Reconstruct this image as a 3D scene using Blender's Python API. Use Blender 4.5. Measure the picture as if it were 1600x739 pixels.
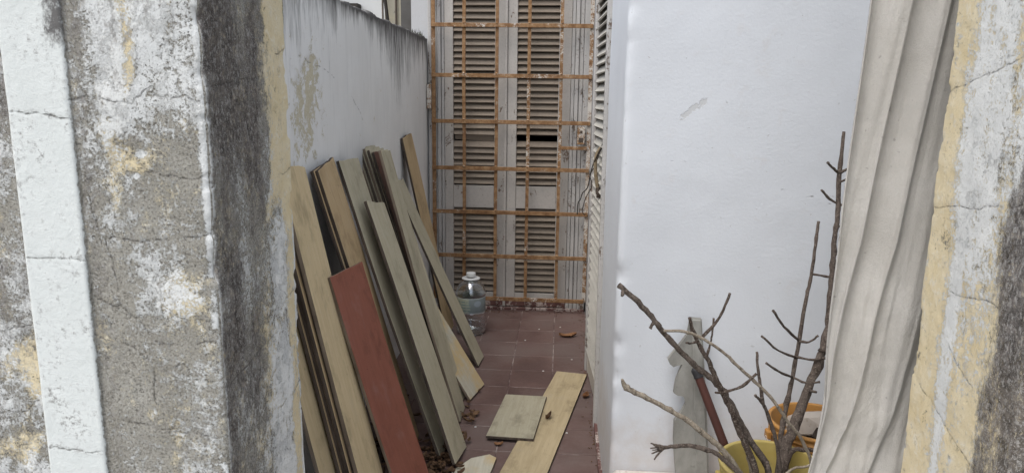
import bpy, bmesh, math, random
import numpy as np
from mathutils import Matrix, Vector
R = math.radians
rng = random.Random(7)
scn = bpy.context.scene
for o in list(bpy.data.objects): bpy.data.objects.remove(o)
COL = scn.collection

# ------------------------------------------------------------------ camera
cam = bpy.data.cameras.new('camera'); camo = bpy.data.objects.new('camera', cam); COL.objects.link(camo)
cam.sensor_width = 36.0; cam.sensor_fit = 'HORIZONTAL'; cam.lens = 1125 / 1600 * 36
cam.clip_start = 0.02; cam.clip_end = 3000
camo.matrix_world = (Matrix.Translation((0, 0, 1.3)) @ Matrix.Rotation(R(3.8), 4, 'Z')
                     @ Matrix.Rotation(R(90 - 10.9), 4, 'X') @ Matrix.Rotation(R(0.7), 4, 'Z'))
scn.camera = camo
# ------------------------------------------------------------------ sky, sun, exposure
SUN_EL, SUN_AZ = 60, 218          # azimuth clockwise from +Y : behind the camera, to its left
w = bpy.data.worlds.new('World'); scn.world = w; w.use_nodes = True
wn = w.node_tree.nodes; wl = w.node_tree.links
sky = wn.new('ShaderNodeTexSky'); sky.sky_type = 'NISHITA'; sky.sun_disc = False
sky.sun_elevation = R(SUN_EL); sky.sun_rotation = R(SUN_AZ)
sky.air_density = 1.0; sky.dust_density = 2.5; sky.ozone_density = 1.0
hs = wn.new('ShaderNodeHueSaturation'); hs.inputs['Saturation'].default_value = 0.48
bg = wn['Background']; bg.inputs['Strength'].default_value = 0.145
wl.new(sky.outputs[0], hs.inputs['Color']); wl.new(hs.outputs[0], bg.inputs[0])
sl = bpy.data.lights.new('sun', 'SUN'); sl.energy = 1.15; sl.angle = R(50); sl.color = (1.0, 0.97, 0.925)
so = bpy.data.objects.new('sun', sl); COL.objects.link(so); so.location = (0, -2, 6)
az, el = R(SUN_AZ), R(SUN_EL)
to_sun = Vector((math.sin(az) * math.cos(el), math.cos(az) * math.cos(el), math.sin(el)))
so.rotation_euler = to_sun.to_track_quat('Z', 'Y').to_euler()
scn.view_settings.view_transform = 'Standard'; scn.view_settings.look = 'None'
scn.view_settings.gamma = 1.0; scn.view_settings.use_curve_mapping = False
scn.view_settings.exposure = 0.80

# ------------------------------------------------------------------ numpy value noise
def _hash(ix, iy, s):
    h = (ix.astype(np.int64) * 374761393 + iy.astype(np.int64) * 668265263 + s * 974711) & 0x7fffffff
    h = ((h ^ (h >> 13)) * 1274126177) & 0x7fffffff
    return ((h ^ (h >> 16)) & 0xffff) / 65535.0
def vnoise(x, y, s=0):
    x = np.asarray(x, float); y = np.asarray(y, float)
    ix, iy = np.floor(x), np.floor(y); fx, fy = x - ix, y - iy
    fx = fx * fx * (3 - 2 * fx); fy = fy * fy * (3 - 2 * fy)
    a, b = _hash(ix, iy, s), _hash(ix + 1, iy, s); c, d = _hash(ix, iy + 1, s), _hash(ix + 1, iy + 1, s)
    return (a * (1 - fx) + b * fx) * (1 - fy) + (c * (1 - fx) + d * fx) * fy
def fbm(x, y, o=4, s=0):
    t, a, n = 0, .5, 0
    for k in range(o):
        t = t + a * vnoise(np.asarray(x) * 2 ** k + 17.3 * k, np.asarray(y) * 2 ** k + 5.1 * k, s + k); n += a; a *= .55
    return t / n
def sstep(a, b, x):
    t = np.clip((np.asarray(x, float) - a) / (b - a), 0, 1); return t * t * (3 - 2 * t)
def bump1(x, c, hw, soft): return sstep(c - hw - soft, c - hw, x) * (1 - sstep(c + hw, c + hw + soft, x))
def polydist(px, py, pts):
    d = np.full(np.shape(px), 9.0)
    for (x0, y0), (x1, y1) in zip(pts[:-1], pts[1:]):
        vx, vy = x1 - x0, y1 - y0; t = np.clip(((px - x0) * vx + (py - y0) * vy) / (vx * vx + vy * vy + 1e-12), 0, 1)
        d = np.minimum(d, np.hypot(px - x0 - t * vx, py - y0 - t * vy))
    return d
def wander(x0, y0, x1, y1, amp, n=9, seed=0):
    r = random.Random(seed); p = [(x0, y0), (x1, y1)]; amp *= 1.6
    for k in range(5):
        q = []
        for a, b in zip(p[:-1], p[1:]): q += [a, ((a[0] + b[0]) / 2 + r.uniform(-amp, amp), (a[1] + b[1]) / 2 + r.uniform(-amp, amp))]
        p = q + [p[-1]]; amp *= .58
    return p

# ------------------------------------------------------------------ materials
class NT:
    def __init__(s, name):
        s.m = bpy.data.materials.new(name); s.m.use_nodes = True
        s.n = s.m.node_tree.nodes; s.l = s.m.node_tree.links; s.b = s.n['Principled BSDF']
        s.tc = s.n.new('ShaderNodeTexCoord').outputs['Object']
    def set(s, sock, v):
        if hasattr(v, 'is_linked') or hasattr(v, 'links'): s.l.new(v, sock)
        elif isinstance(v, (tuple, list)) and len(v) == 3 and sock.type == 'RGBA': sock.default_value = (*v, 1)
        else: sock.default_value = v
    def mapv(s, scale=(1, 1, 1), loc=(0, 0, 0), vec=None):
        n = s.n.new('ShaderNodeMapping'); s.set(n.inputs['Vector'], vec or s.tc)
        n.inputs['Scale'].default_value = scale; n.inputs['Location'].default_value = loc; return n.outputs[0]
    def rnd(s, amt=20):          # per-object offset
        oi = s.n.new('ShaderNodeObjectInfo'); a = s.n.new('ShaderNodeVectorMath'); a.operation = 'MULTIPLY_ADD'
        s.l.new(oi.outputs['Random'], a.inputs[0]); a.inputs[1].default_value = (amt, amt * 1.7, amt * .6); s.l.new(s.tc, a.inputs[2])
        s.tc = a.outputs[0]; s.rand = oi.outputs['Random']; return s
    def noise(s, scale, detail=6, rough=.55, sc=(1, 1, 1), dist=0, loc=(0, 0, 0)):
        n = s.n.new('ShaderNodeTexNoise'); n.inputs['Scale'].default_value = scale; n.inputs['Detail'].default_value = detail
        n.inputs['Roughness'].default_value = rough; n.inputs['Distortion'].default_value = dist
        s.set(n.inputs['Vector'], s.mapv(sc, loc)); return n.outputs['Fac']
    def voro(s, scale, feat='F1', sc=(1, 1, 1)):
        n = s.n.new('ShaderNodeTexVoronoi'); n.feature = feat; n.inputs['Scale'].default_value = scale
        s.set(n.inputs['Vector'], s.mapv(sc)); return n.outputs['Distance']
    def attr(s, name):
        n = s.n.new('ShaderNodeAttribute'); n.attribute_name = name; return n.outputs['Fac']
    def math(s, op, a, b=0.0, c=0.0):
        n = s.n.new('ShaderNodeMath'); n.operation = op; s.set(n.inputs[0], a); s.set(n.inputs[1], b)
        s.set(n.inputs[2], c); return n.outputs[0]
    def mr(s, v, a, b, c=0, d=1):
        n = s.n.new('ShaderNodeMapRange'); s.set(n.inputs[0], v)
        for i, q in enumerate((a, b, c, d)): s.set(n.inputs[i + 1], q)
        return n.outputs[0]
    def thr(s, m, n, k=1.0, wd=.06):       # coverage mask broken up by noise
        return s.mr(s.math('ADD', m, s.math('MULTIPLY', s.math('SUBTRACT', n, .5), k)), .5 - wd, .5 + wd)
    def mix(s, f, a, b, blend='MIX'):
        n = s.n.new('ShaderNodeMix'); n.data_type = 'RGBA'; n.blend_type = blend
        s.set(n.inputs[0], f); s.set(n.inputs[6], a); s.set(n.inputs[7], b); return n.outputs[2]
    def ramp(s, f, stops):
        n = s.n.new('ShaderNodeValToRGB'); e = n.color_ramp.elements
        while len(e) < len(stops): e.new(.5)
        for q, (p, c) in zip(e, stops): q.position = p; q.color = (*c, 1)
        s.set(n.inputs[0], f); return n.outputs[0]
    def xyz(s):
        n = s.n.new('ShaderNodeSeparateXYZ'); s.set(n.inputs[0], s.tc); return n.outputs
    def bump(s, h, dist=.002, strength=1.0):
        n = s.n.new('ShaderNodeBump'); n.inputs['Strength'].default_value = strength; n.inputs['Distance'].default_value = dist
        s.set(n.inputs['Height'], h); s.l.new(n.outputs[0], s.b.inputs['Normal'])
    def out(s, col, rough=.85, spec=.25):
        s.set(s.b.inputs['Base Color'], col); s.set(s.b.inputs['Roughness'], rough)
        s.b.inputs['Specular IOR Level'].default_value = spec; return s.m

def mat_pillar():
    t = NT('weathered_render')
    aw, ay, ab, ac, aw2 = (t.attr(k) for k in ('m_white', 'm_yellow', 'm_black', 'm_crack', 'm_band'))
    n_f = t.noise(240, 6, .8); n_m = t.noise(52, 9, .75, dist=.5); n_l = t.noise(13, 9, .7, dist=.4); n_b = t.noise(110, 7, .8, loc=(3, 1, 2)); n_d = t.noise(420, 3, .6, loc=(1, 5, 2))
    st = t.noise(60, 8, .8, sc=(1, 1, .5)); st2 = t.noise(170, 6, .8, sc=(1, 1, .65))
    conc = t.ramp(n_l, [(.3, (.23, .215, .18)), (.5, (.315, .30, .26)), (.72, (.42, .405, .36))])
    conc = t.mix(t.mr(n_f, .53, .60, 0, .7), conc, (.52, .5, .455))
    conc = t.mix(t.mr(n_f, .46, .40, 0, .85), conc, (.075, .07, .062))
    conc = t.mix(t.mr(n_d, .62, .68, 0, .8), conc, (.62, .61, .58))
    nb = t.math('ADD', t.math('ADD', t.math('MULTIPLY', n_m, .4), t.math('MULTIPLY', n_f, .3)), t.math('MULTIPLY', n_l, .3))
    yel = t.mix(t.mr(n_l, .35, .7), (.70, .585, .36), (.76, .68, .50))
    yel = t.mix(t.mr(n_f, .55, .68, 0, .4), yel, (.56, .47, .30)); yel = t.mix(t.mr(n_m, .53, .63, 0, .75), yel, (.77, .72, .60))
    fy = t.thr(ay, nb, 3.8, .10)
    c = t.mix(fy, conc, yel)
    whi = t.mix(t.mr(n_l, .35, .7), (.64, .655, .645), (.80, .81, .79))
    whi = t.mix(t.mr(n_f, .55, .66, 0, .4), whi, (.42, .42, .39))
    nw = t.math('ADD', t.math('ADD', t.math('MULTIPLY', n_m, .3), t.math('MULTIPLY', n_b, .4)), t.math('MULTIPLY', n_f, .3))
    fw = t.thr(aw, nw, 4.6, .09)
    c = t.mix(t.math('MULTIPLY', fw, .96), c, whi)
    # sooty speckle everywhere on old paint
    dots = t.math('MULTIPLY', t.mr(n_b, .57, .63), t.mr(n_l, .42, .62)); c = t.mix(t.math('MULTIPLY', dots, .7), c, (.13, .125, .115))
    sb = t.math('ADD', t.math('MULTIPLY', st, .5), t.math('MULTIPLY', st2, .5))
    fb = t.thr(ab, sb, 3.8, .24)
    blk = t.mix(t.mr(n_m, .4, .62), (.048, .041, .038), (.20, .175, .155))
    blk = t.mix(t.mr(st2, .52, .57, 0, .85), blk, (.36, .345, .325)); blk = t.mix(t.mr(n_d, .62, .66, 0, .8), blk, (.45, .44, .42)); blk = t.mix(t.math('MULTIPLY', t.mr(n_m, .56, .64), t.mr(st2, .5, .55)), blk, (.42, .36, .24))
    c = t.mix(t.math('MULTIPLY', fb, .95), c, blk)
    # newer plaster fillet, cleaner white with mildew specks
    wb = t.mix(t.mr(n_l, .3, .7), (.62, .65, .63), (.71, .735, .715))
    wb = t.mix(t.mr(n_f, .56, .7, 0, .35), wb, (.5, .5, .47))
    sp = t.math('MULTIPLY', t.mr(n_b, .51, .60), t.mr(n_l, .47, .60))
    wb = t.mix(t.math('MULTIPLY', sp, .8), wb, (.2, .19, .18))
    wb = t.mix(t.mr(t.math('ADD', ab, t.math('MULTIPLY', t.math('SUBTRACT', sb, .5), 2.6)), .3, .7, 0, .92), wb, (.10, .093, .09))
    fbd = t.thr(aw2, t.math('ADD', t.math('MULTIPLY', n_m, .5), t.math('MULTIPLY', n_b, .5)), 1.7, .06)
    c = t.mix(fbd, c, wb)
    cr = t.math('ADD', ac, t.math('MULTIPLY', t.math('SUBTRACT', n_f, .5), .0030))
    fc = t.math('MULTIPLY', t.mr(cr, .0005, .0016, 1, 0), t.math('MULTIPLY', t.mr(n_m, .42, .54, .1, 1), t.mr(n_b, .40, .52, .2, 1)))
    c = t.mix(t.math('MULTIPLY', fc, .55), c, (.085, .075, .066))
    halo = t.math('MULTIPLY', t.mr(ac, .0, .010, 1, 0), t.mr(n_b, .5, .6)); c = t.mix(t.math('MULTIPLY', halo, .4), c, (.19, .175, .155))
    h = t.math('ADD', t.math('MULTIPLY', n_f, .9), t.math('MULTIPLY', n_d, .3))
    keep = t.math('MAXIMUM', t.math('MULTIPLY', fbd, .75), t.math('MULTIPLY', fw, .3))
    h = t.math('MULTIPLY', h, t.math('SUBTRACT', 1.0, keep))
    h = t.math('ADD', h, t.math('MULTIPLY', t.math('ADD', fw, t.math('MULTIPLY', fy, .6)), .35))
    h = t.math('ADD', h, t.math('MULTIPLY', n_m, .7)); h = t.math('SUBTRACT', h, t.math('MULTIPLY', fc, .8))
    t.bump(h, .0026, 1.0)
    return t.out(c, .92, .15)

def mat_boundary():
    t = NT('aged_wall_paint')
    ab, ay, ac = t.attr('m_black'), t.attr('m_yellow'), t.attr('m_crack')
    n_l = t.noise(3.2, 8, .62); n_m = t.noise(26, 8, .7, dist=.4); n_f = t.noise(160, 4, .7)
    st = t.noise(30, 8, .68, sc=(1, 1, .10)); st2 = t.noise(90, 5, .7, sc=(1, 1, .16))
    c = t.mix(t.mr(n_l, .35, .65), (.765, .765, .745), (.82, .82, .80))
    c = t.mix(t.mr(st, .5, .75, 0, .25), c, (.5, .5, .49))
    fy = t.thr(ay, t.math('ADD', t.math('MULTIPLY', n_m, .7), t.math('MULTIPLY', n_f, .3)), 2.8, .05)
    c = t.mix(fy, c, t.mix(t.mr(n_f, .4, .65), (.54, .49, .35), (.64, .60, .48)))
    s = t.math('ADD', t.math('MULTIPLY', st, .65), t.math('MULTIPLY', st2, .35))
    fb = t.thr(ab, s, 2.2, .30)
    c = t.mix(t.math('MULTIPLY', fb, .92), c, t.mix(t.mr(n_m, .4, .7), (.045, .042, .04), (.10, .096, .09)))
    spk = t.mr(n_m, .68, .73); c = t.mix(t.math('MULTIPLY', spk, .5), c, (.2, .19, .17))
    fc = t.mr(t.math('ADD', ac, t.math('MULTIPLY', t.math('SUBTRACT', n_f, .5), .006)), .001, .003, 1, 0)
    c = t.mix(t.math('MULTIPLY', fc, .6), c, (.12, .11, .1))
    h = t.math('ADD', t.math('MULTIPLY', n_m, .5), t.math('MULTIPLY', n_l, 2.0))
    h = t.math('ADD', h, t.math('MULTIPLY', n_f, .25)); h = t.math('SUBTRACT', h, t.math('MULTIPLY', fy, .5))
    t.bump(h, .003, .7); return t.out(c, .85, .2)

def mat_white(name='white_wall_paint', base=(.635, .659, .690)):
    t = NT(name)
    ad, ac, ap = t.attr('m_dirt'), t.attr('m_crack'), t.attr('m_peel')
    n_l = t.noise(2.2, 6, .55); n_m = t.noise(16, 7, .65, dist=.3); n_f = t.noise(120, 4, .6); v = t.voro(13)
    d = tuple(x * .93 for x in base)
    c = t.mix(t.mr(n_l, .35, .65), base, d)
    c = t.mix(t.mr(t.noise(40, 4, .6, sc=(1, 1, .06)), .5, .75, 0, .10), c, (.6, .61, .62))
    c = t.mix(t.math('MULTIPLY', t.thr(ad, n_m, 1.6, .4), .5), c, (.48, .40, .33))
    pk = t.mr(t.noise(60, 2, .5), .72, .74); c = t.mix(t.math('MULTIPLY', pk, .45), c, (.42, .41, .4))
    fp = t.thr(ap, n_f, 1.4, .08); c = t.mix(fp, c, (.54, .55, .555))
    fc = t.mr(t.math('ADD', ac, t.math('MULTIPLY', t.math('SUBTRACT', n_f, .5), .008)), .0006, .003, 1, 0)
    c = t.mix(t.math('MULTIPLY', fc, .45), c, (.3, .28, .26))
    h = t.math('ADD', t.math('MULTIPLY', n_l, 1.2), t.math('MULTIPLY', n_m, .35)); h = t.math('ADD', h, t.math('MULTIPLY', n_f, .30)); h = t.math('SUBTRACT', h, t.mr(t.noise(20, 3, .5, loc=(3, 3, 1)),   .70, .80, 0, .25))
    h = t.math('SUBTRACT', h, t.math('MULTIPLY', pk, .2)); h = t.math('SUBTRACT', h, t.math('MULTIPLY', fp, .4)); h = t.math('SUBTRACT', h, fc)
    t.bump(h, .0030, .75); return t.out(c, .85, .15)

def mat_plain(name, c1, c2, sc=8, rough=.8, sp=.3, sy=(1, 1, 1), bump=.001, rnd=True, dark=None):
    t = NT(name)
    if rnd: t.rnd()
    n = t.noise(sc, 7, .65, sc=sy, dist=.3); f = t.noise(sc * 9, 4, .6)
    c = t.mix(t.mr(n, .35, .68), c1, c2)
    if dark: c = t.mix(t.math('MULTIPLY', t.mr(t.noise(sc * 2.3, 6, .7, loc=(4, 7, 1)), .58, .68), .8), c, dark)
    t.bump(t.math('ADD', n, t.math('MULTIPLY', f, .4)), bump, .7); return t.out(c, rough, sp)

def mat_plank(name, c1, c2, stain=None):
    t = NT(name).rnd(9)
    g = t.noise(9, 7, .6, sc=(1, 9, .7), dist=.5); g2 = t.noise(45, 5, .6, sc=(1, 7, .45)); l = t.noise(3.5, 5, .6); f = t.noise(320, 3, .6)
    c = t.mix(t.mr(g, .35, .66), c1, c2); c = t.mix(t.mr(g2, .5, .75, 0, .14), c, tuple(x * .62 for x in c1))
    c = t.mix(t.mr(l, .55, .75, 0, .4), c, tuple(x * .72 for x in c1))
    c = t.mix(t.mr(f, .6, .8, 0, .3), c, tuple(min(1, x * 1.35) for x in c2))
    hv = t.n.new('ShaderNodeHueSaturation'); t.set(hv.inputs['Color'], c); t.set(hv.inputs['Value'], t.mr(t.rand, 0, 1, .9, 1.1)); c = hv.outputs[0]
    dn = t.noise(11, 7, .7, loc=(5, 2, 8), sc=(1, 1, .6)); c = t.mix(t.mr(dn, .52, .66, 0, .65), c, tuple(x * .6 for x in c1)); c = t.mix(t.mr(dn, .44, .32, 0, .4), c, tuple(x * .8 + .09 for x in c2))
    sc_ = t.noise(60, 4, .7, sc=(1, 2.2, .12), loc=(2, 9, 4)); c = t.mix(t.mr(sc_, .66, .70, 0, .8), c, tuple(x * .5 + .05 for x in c1))
    pt = t.noise(70, 3, .6, loc=(7, 1, 3)); c = t.mix(t.mr(pt, .70, .73, 0, .7), c, tuple(x * .4 for x in c1))
    if stain: c = t.mix(t.math('MULTIPLY', t.mr(t.noise(7, 6, .6, loc=(1, 3, 2)), .47, .6), .85), c, stain)
    t.bump(t.math('ADD', g2, t.math('MULTIPLY', f, .3)), .0007, .6); return t.out(c, t.mr(l, .3, .7, .5, .68), .3)

def mat_rust(name, paint_amt):
    t = NT(name).rnd(11)
    n = t.noise(30, 8, .7); f = t.noise(170, 5, .65); l = t.noise(7, 5, .6)
    c = t.ramp(n, [(.28, (.12, .062, .03)), (.46, (.235, .132, .064)), (.62, (.33, .208, .112)), (.8, (.42, .31, .20))])
    c = t.mix(t.mr(f, .53, .66, 0, .7), c, (.12, .052, .024)); c = t.mix(t.mr(l, .5, .66, 0, .45), c, (.13, .07, .04))
    fp = t.thr(t.mr(l, .2, .8, paint_amt - .35, paint_amt + .35), t.math('ADD', t.math('MULTIPLY', n, .5), t.math('MULTIPLY', f, .5)), 2.6, .06)
    c = t.mix(fp, c, (.56, .53, .48))
    t.bump(t.math('ADD', n, t.math('MULTIPLY', f, .6)), .0018, .8); return t.out(c, .86, .2)

def mat_chip(name, paint, under, amt=.6, dirt=.4, sy=(1, 1, .35)):
    t = NT(name).rnd(13)
    n = t.noise(17, 9, .72, sc=sy, dist=.5); f = t.noise(85, 5, .7); l = t.noise(4, 5, .6)
    c = t.mix(t.mr(l, .35, .7), paint, tuple(x * .8 for x in paint))
    c = t.mix(t.math('MULTIPLY', t.mr(f, .5, .75), dirt), c, tuple(x * .5 for x in paint))
    ch = t.mr(t.math('ADD', t.math('MULTIPLY', n, .7), t.math('MULTIPLY', f, .3)), amt, amt + .025)
    c = t.mix(ch, c, t.mix(t.mr(f, .4, .6), under, tuple(x * 1.7 for x in under)))
    t.bump(t.math('SUBTRACT', t.math('MULTIPLY', f, .3), ch), .0014, .8); return t.out(c, .65, .3)

def mat_floor():
    t = NT('red_cement_tile').rnd(6)
    n = t.noise(7, 8, .65); f = t.noise(60, 6, .7); g = t.noise(300, 3, .6)
    c = t.mix(t.mr(n, .35, .66), (.105, .062, .053), (.148, .092, .080))
    c = t.mix(t.mr(f, .5, .72, 0, .5), c, (.175, .13, .12)); c = t.mix(t.mr(f, .45, .3, 0, .5), c, (.085, .045, .042))
    c = t.mix(t.mr(g, .66, .74, 0, .5), c, (.36, .3, .27))
    g2 = t.n.new('ShaderNodeTexCoord'); geo = t.n.new('ShaderNodeNewGeometry'); big = t.n.new('ShaderNodeTexNoise'); big.inputs['Scale'].default_value = 2.6; big.inputs['Detail'].default_value = 7; t.l.new(geo.outputs['Position'], big.inputs['Vector'])
    c = t.mix(t.mr(big.outputs['Fac'], .42, .64, 0, .55), c, (.165, .13, .118)); c = t.mix(t.mr(big.outputs['Fac'], .46, .34, 0, .5), c, (.07, .042, .038))
    hv = t.n.new('ShaderNodeHueSaturation'); t.set(hv.inputs['Color'], c); t.set(hv.inputs['Value'], t.mr(t.rand, 0, 1, .93, 1.06))
    t.bump(t.math('ADD', n, t.math('MULTIPLY', f, .5)), .0012, .6); return t.out(hv.outputs[0], t.mr(n, .3, .7, .5, .72), .35)

def mat_grout():
    t = NT('grout'); n = t.noise(9, 5, .6); f = t.noise(90, 4, .6)
    c = t.mix(t.mr(n, .46, .60), (.12, .08, .074), (.36, .31, .285)); c = t.mix(t.mr(f, .5, .7, 0, .6), c, (.17, .11, .1))
    return t.out(c, .9, .1)

def mat_fabric():
    t = NT('curtain_cloth')
    wv = t.noise(900, 2, .5, sc=(1, 1, .25)); wv2 = t.noise(900, 2, .5, sc=(.25, 1, 1)); l = t.noise(5, 7, .6, dist=.8); m = t.noise(34, 5, .6)
    c = t.mix(t.mr(l, .35, .68), (.41, .39, .355), (.51, .49, .455))
    c = t.mix(t.mr(t.noise(3.1, 4, .5, loc=(2, 1, .3)), .54, .6, 0, .25), c, (.38, .36, .33))
    c = t.mix(t.math('MULTIPLY', t.mr(t.noise(70, 2, .4), .73, .76), .5), c, (.17, .16, .15))
    c = t.mix(t.mr(m, .4, .7, 0, .22), c, (.35, .335, .31))
    c = t.mix(t.mr(wv, .4, .7, 0, .22), c, (.3, .29, .27))
    cz = t.noise(16, 5, .6, sc=(1, 1, .5), dist=1.2)
    t.bump(t.math('ADD', t.math('ADD', wv, wv2), t.math('ADD', t.math('MULTIPLY', m, 1.2), t.math('MULTIPLY', cz, 5.0))), .0014, .7)
    t.b.inputs['Sheen Weight'].default_value = .25; return t.out(c, .92, .15)

def mat_bark(name, c1, c2, flake):
    t = NT(name).rnd(8); n = t.noise(40, 7, .7); s = t.noise(130, 5, .65, sc=(1, 1, .35)); r = t.noise(240, 4, .7)
    c = t.mix(t.mr(n, .35, .66), c1, c2); c = t.mix(t.mr(s, .5, .66, 0, .8), c, tuple(x * .35 for x in c1))
    c = t.mix(t.mr(r, .54, .62, 0, .8), c, flake); c = t.mix(t.mr(n, .62, .68, 0, .5), c, flake)
    t.bump(t.math('ADD', n, t.math('ADD', s, t.math('MULTIPLY', r, .5))), .0035, 1.0); return t.out(c, .9, .15)

def mat_clear():
    t = NT('clear_plastic')
    n = t.n; tr = n.new('ShaderNodeBsdfTransparent'); tr.inputs[0].default_value = (.86, .90, .90, 1)
    gl = n.new('ShaderNodeBsdfGlossy'); gl.inputs['Roughness'].default_value = .07; gl.inputs[0].default_value = (.95, .97, 1, 1)
    lw = n.new('ShaderNodeLayerWeight'); lw.inputs[0].default_value = .42; mx = n.new('ShaderNodeMixShader')
    f = t.mr(lw.outputs['Facing'], 0, 1,   .15, .85); t.l.new(f, mx.inputs[0]); t.l.new(tr.outputs[0], mx.inputs[1]); t.l.new(gl.outputs[0], mx.inputs[2])
    t.l.new(mx.outputs[0], n['Material Output'].inputs[0]); return t.m

def mat_label():
    t = NT('printed_label'); x = t.xyz(); ang = t.math('ARCTAN2', x[0], t.math('MULTIPLY', x[1], -1.0)); z = x[2]
    c = t.mix(t.mr(z, -.05, .05), (.30, .345, .31), (.33, .345, .25))
    blue = t.mr(t.math('ADD', ang, t.math('MULTIPLY', t.noise(30, 3, .5), .5)), .2, .35)
    c = t.mix(t.math('MULTIPLY', blue, .8), c, (.15, .185, .205))
    spot = t.mr(t.math('ADD', t.math('POWER', t.math('SUBTRACT', ang, .6), 2.0), t.math('POWER', t.math('MULTIPLY', t.math('SUBTRACT', z, .012), 16), 2.0)), .05, .09, 1, 0)
    c = t.mix(t.math('MULTIPLY', spot, .7), c, (.3, .35, .4))
    for zz in (.022, .006, -.010, -.026):
        ln = t.math('MULTIPLY', t.mr(t.math('ABSOLUTE', t.math('SUBTRACT', z, zz)), .001, .003, 1, 0), t.mr(t.noise(160, 2, .5, sc=(1, 1, .05)), .45, .5))
        c = t.mix(t.math('MULTIPLY', ln, t.mr(ang, .2, .1)), c, (.12, .2, .2))
    c = t.mix(t.mr(t.math('ABSOLUTE', z), .038, .042), c, (.55, .6, .6))
    t.bump(t.noise(24, 4, .6), .003, .6); return t.out(c, .4, .5)

M = {}
M['pillar'] = mat_pillar(); M['boundary'] = mat_boundary(); M['white'] = mat_white()
M['conc'] = mat_plain('plain_concrete', (.22, .21, .19), (.34, .33, .30), 4, .9, .2, rnd=False)
M['ground'] = mat_plain('yard_concrete', (.20, .19, .175), (.30, .285, .26), 3, .92, .15, rnd=False)
M['inner'] = mat_plain('shaded_interior_plaster', (.09, .085, .08), (.13, .125, .12), 4, .9, .1, rnd=False)  # dark tone puts the closed room's shade into the colour
M['ledge'] = mat_plain('ledge_paint', (.50, .44, .39), (.64, .60, .56), 7, .85, .2, rnd=False, dark=(.33, .22, .19))
M['neigh'] = mat_plain('neighbour_render', (.42, .40, .34), (.54, .49, .36), 7, .9, .2, rnd=False, dark=(.2, .19, .17))
M['nwhite'] = mat_plain('neighbour_white', (.52, .53, .53), (.6, .61, .61), 3, .85, .2, rnd=False)
M['tan'] = mat_plank('tan_wood', (.53, .42, .245), (.60, .485, .30))
M['tan2'] = mat_plank('brown_tan_wood', (.45, .325, .18), (.53, .40, .235))
M['olive'] = mat_plank('olive_wood', (.43, .39, .275), (.49, .45, .335))
M['redp'] = mat_plank('red_wood', (.225, .08, .052), (.26, .095, .063))
M['marble'] = mat_plank('stained_wood', (.47, .44, .345), (.56, .53, .43), stain=(.52, .39, .20))
M['redd'] = mat_plank('shaded_brown_red_wood', (.10, .045, .03), (.14, .065, .045))  # brown red, darkened to stand in for the shadow beside the narrow plank
M['edge'] = mat_plain('board_edge', (.045, .035, .029), (.12, .095, .077), 40, .9, .15, (1, 1, .2))
M['edge2'] = mat_plain('board_edge_worn', (.13, .10, .075), (.26, .21, .16), 40, .9, .15, (1, 1, .2))
M['rust'] = mat_rust('rusty_iron', .14); M['rustp'] = mat_rust('rusty_painted_iron', .5); M['rustm'] = mat_rust('rusty_mottled_iron', .26)
M['door'] = mat_chip('door_paint', (.48, .45, .415), (.10, .07, .05), .575, .5)
M['jamb'] = mat_chip('jamb_paint', (.50, .485, .465), (.10, .075, .058), .56, .5)
M['slat'] = mat_chip('slat_paint', (.25, .205, .16), (.09, .07, .055), .64, .5, (.35, 1, 1))
M['slat2'] = mat_chip('slat_paint_side', (.50, .48, .43), (.12, .1, .08), .62, .5, (1, .35, 1))
M['skirt'] = mat_chip('red_paint_remains', (.15, .075, .066), (.30, .25, .225), .50, .6)
M['tile'] = mat_floor(); M['grout'] = mat_grout(); M['cloth'] = mat_fabric()
M['bark'] = mat_bark('grey_bark', (.078, .06, .05), (.13, .105, .088), (.21, .175, .145))
M['bark2'] = mat_bark('pale_bark', (.20, .165, .125), (.32, .275, .215), (.40, .36, .30))
M['bark3'] = mat_bark('dark_bark', (.055, .04, .032), (.105, .08, .066), (.25, .215, .18))
M['clear'] = mat_clear(); M['label'] = mat_label()
M['capw'] = mat_plain('white_plastic', (.62, .63, .62), (.7, .71, .7), 20, .4, .5)
M['yellowp'] = mat_plain('yellow_plastic', (.36, .275, .075), (.42, .34, .13), 9, .6, .35, dark=(.24, .19, .11))
M['orangep'] = mat_plain('orange_plastic', (.36, .17, .04), (.42, .22, .065), 12, .6, .35, dark=(.27, .15, .075))
M['soil'] = mat_plain('debris_soil', (.028, .022, .018), (.07, .056, .045), 30, .95, .1, bump=.004)
M['mortar'] = mat_plain('dry_mortar', (.36, .32, .28), (.46, .42, .375), 12, .95, .1, bump=.003, dark=(.2, .15, .11))
M['fibre'] = mat_plain('fibre_cement', (.185, .182, .165), (.30, .295, .27), 16, .9, .15, sy=(1, 1, .5), bump=.002, dark=(.18, .175, .16))
M['handle'] = mat_plain('brown_handle', (.055, .021, .016), (.085, .032, .024), 14, .6, .3, sy=(1, 1, .2), dark=(.05, .02, .016))
M['black'] = mat_plain('black_rubber', (.02, .02, .022), (.035, .035, .037), 20, .6, .3)
M['cream'] = mat_plain('cream_plastic', (.55, .47, .30), (.62, .54, .36), 14, .6, .3)
M['leaf'] = mat_plain('dry_leaf', (.16, .075, .035), (.30, .165, .085), 18, .8, .2, bump=.002)
M['leafd'] = mat_plain('dry_leaf_litter', (.07, .042, .026), (.19, .115, .065), 14, .85, .2)
M['chipw'] = mat_plain('plaster_chip', (.6, .59, .56), (.7, .69, .66), 20, .9, .1)
M['cable'] = mat_plain('cable_black', (.025, .022, .02), (.05, .042, .036), 20, .7, .3)
M['cloth2'] = mat_plain('jute_brown', (.20, .155, .10), (.28, .225, .15), 40, .95, .1)
M['pipe'] = mat_plain('dark_pipe', (.09, .075, .06), (.14, .11, .09), 20, .7, .3)
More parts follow.
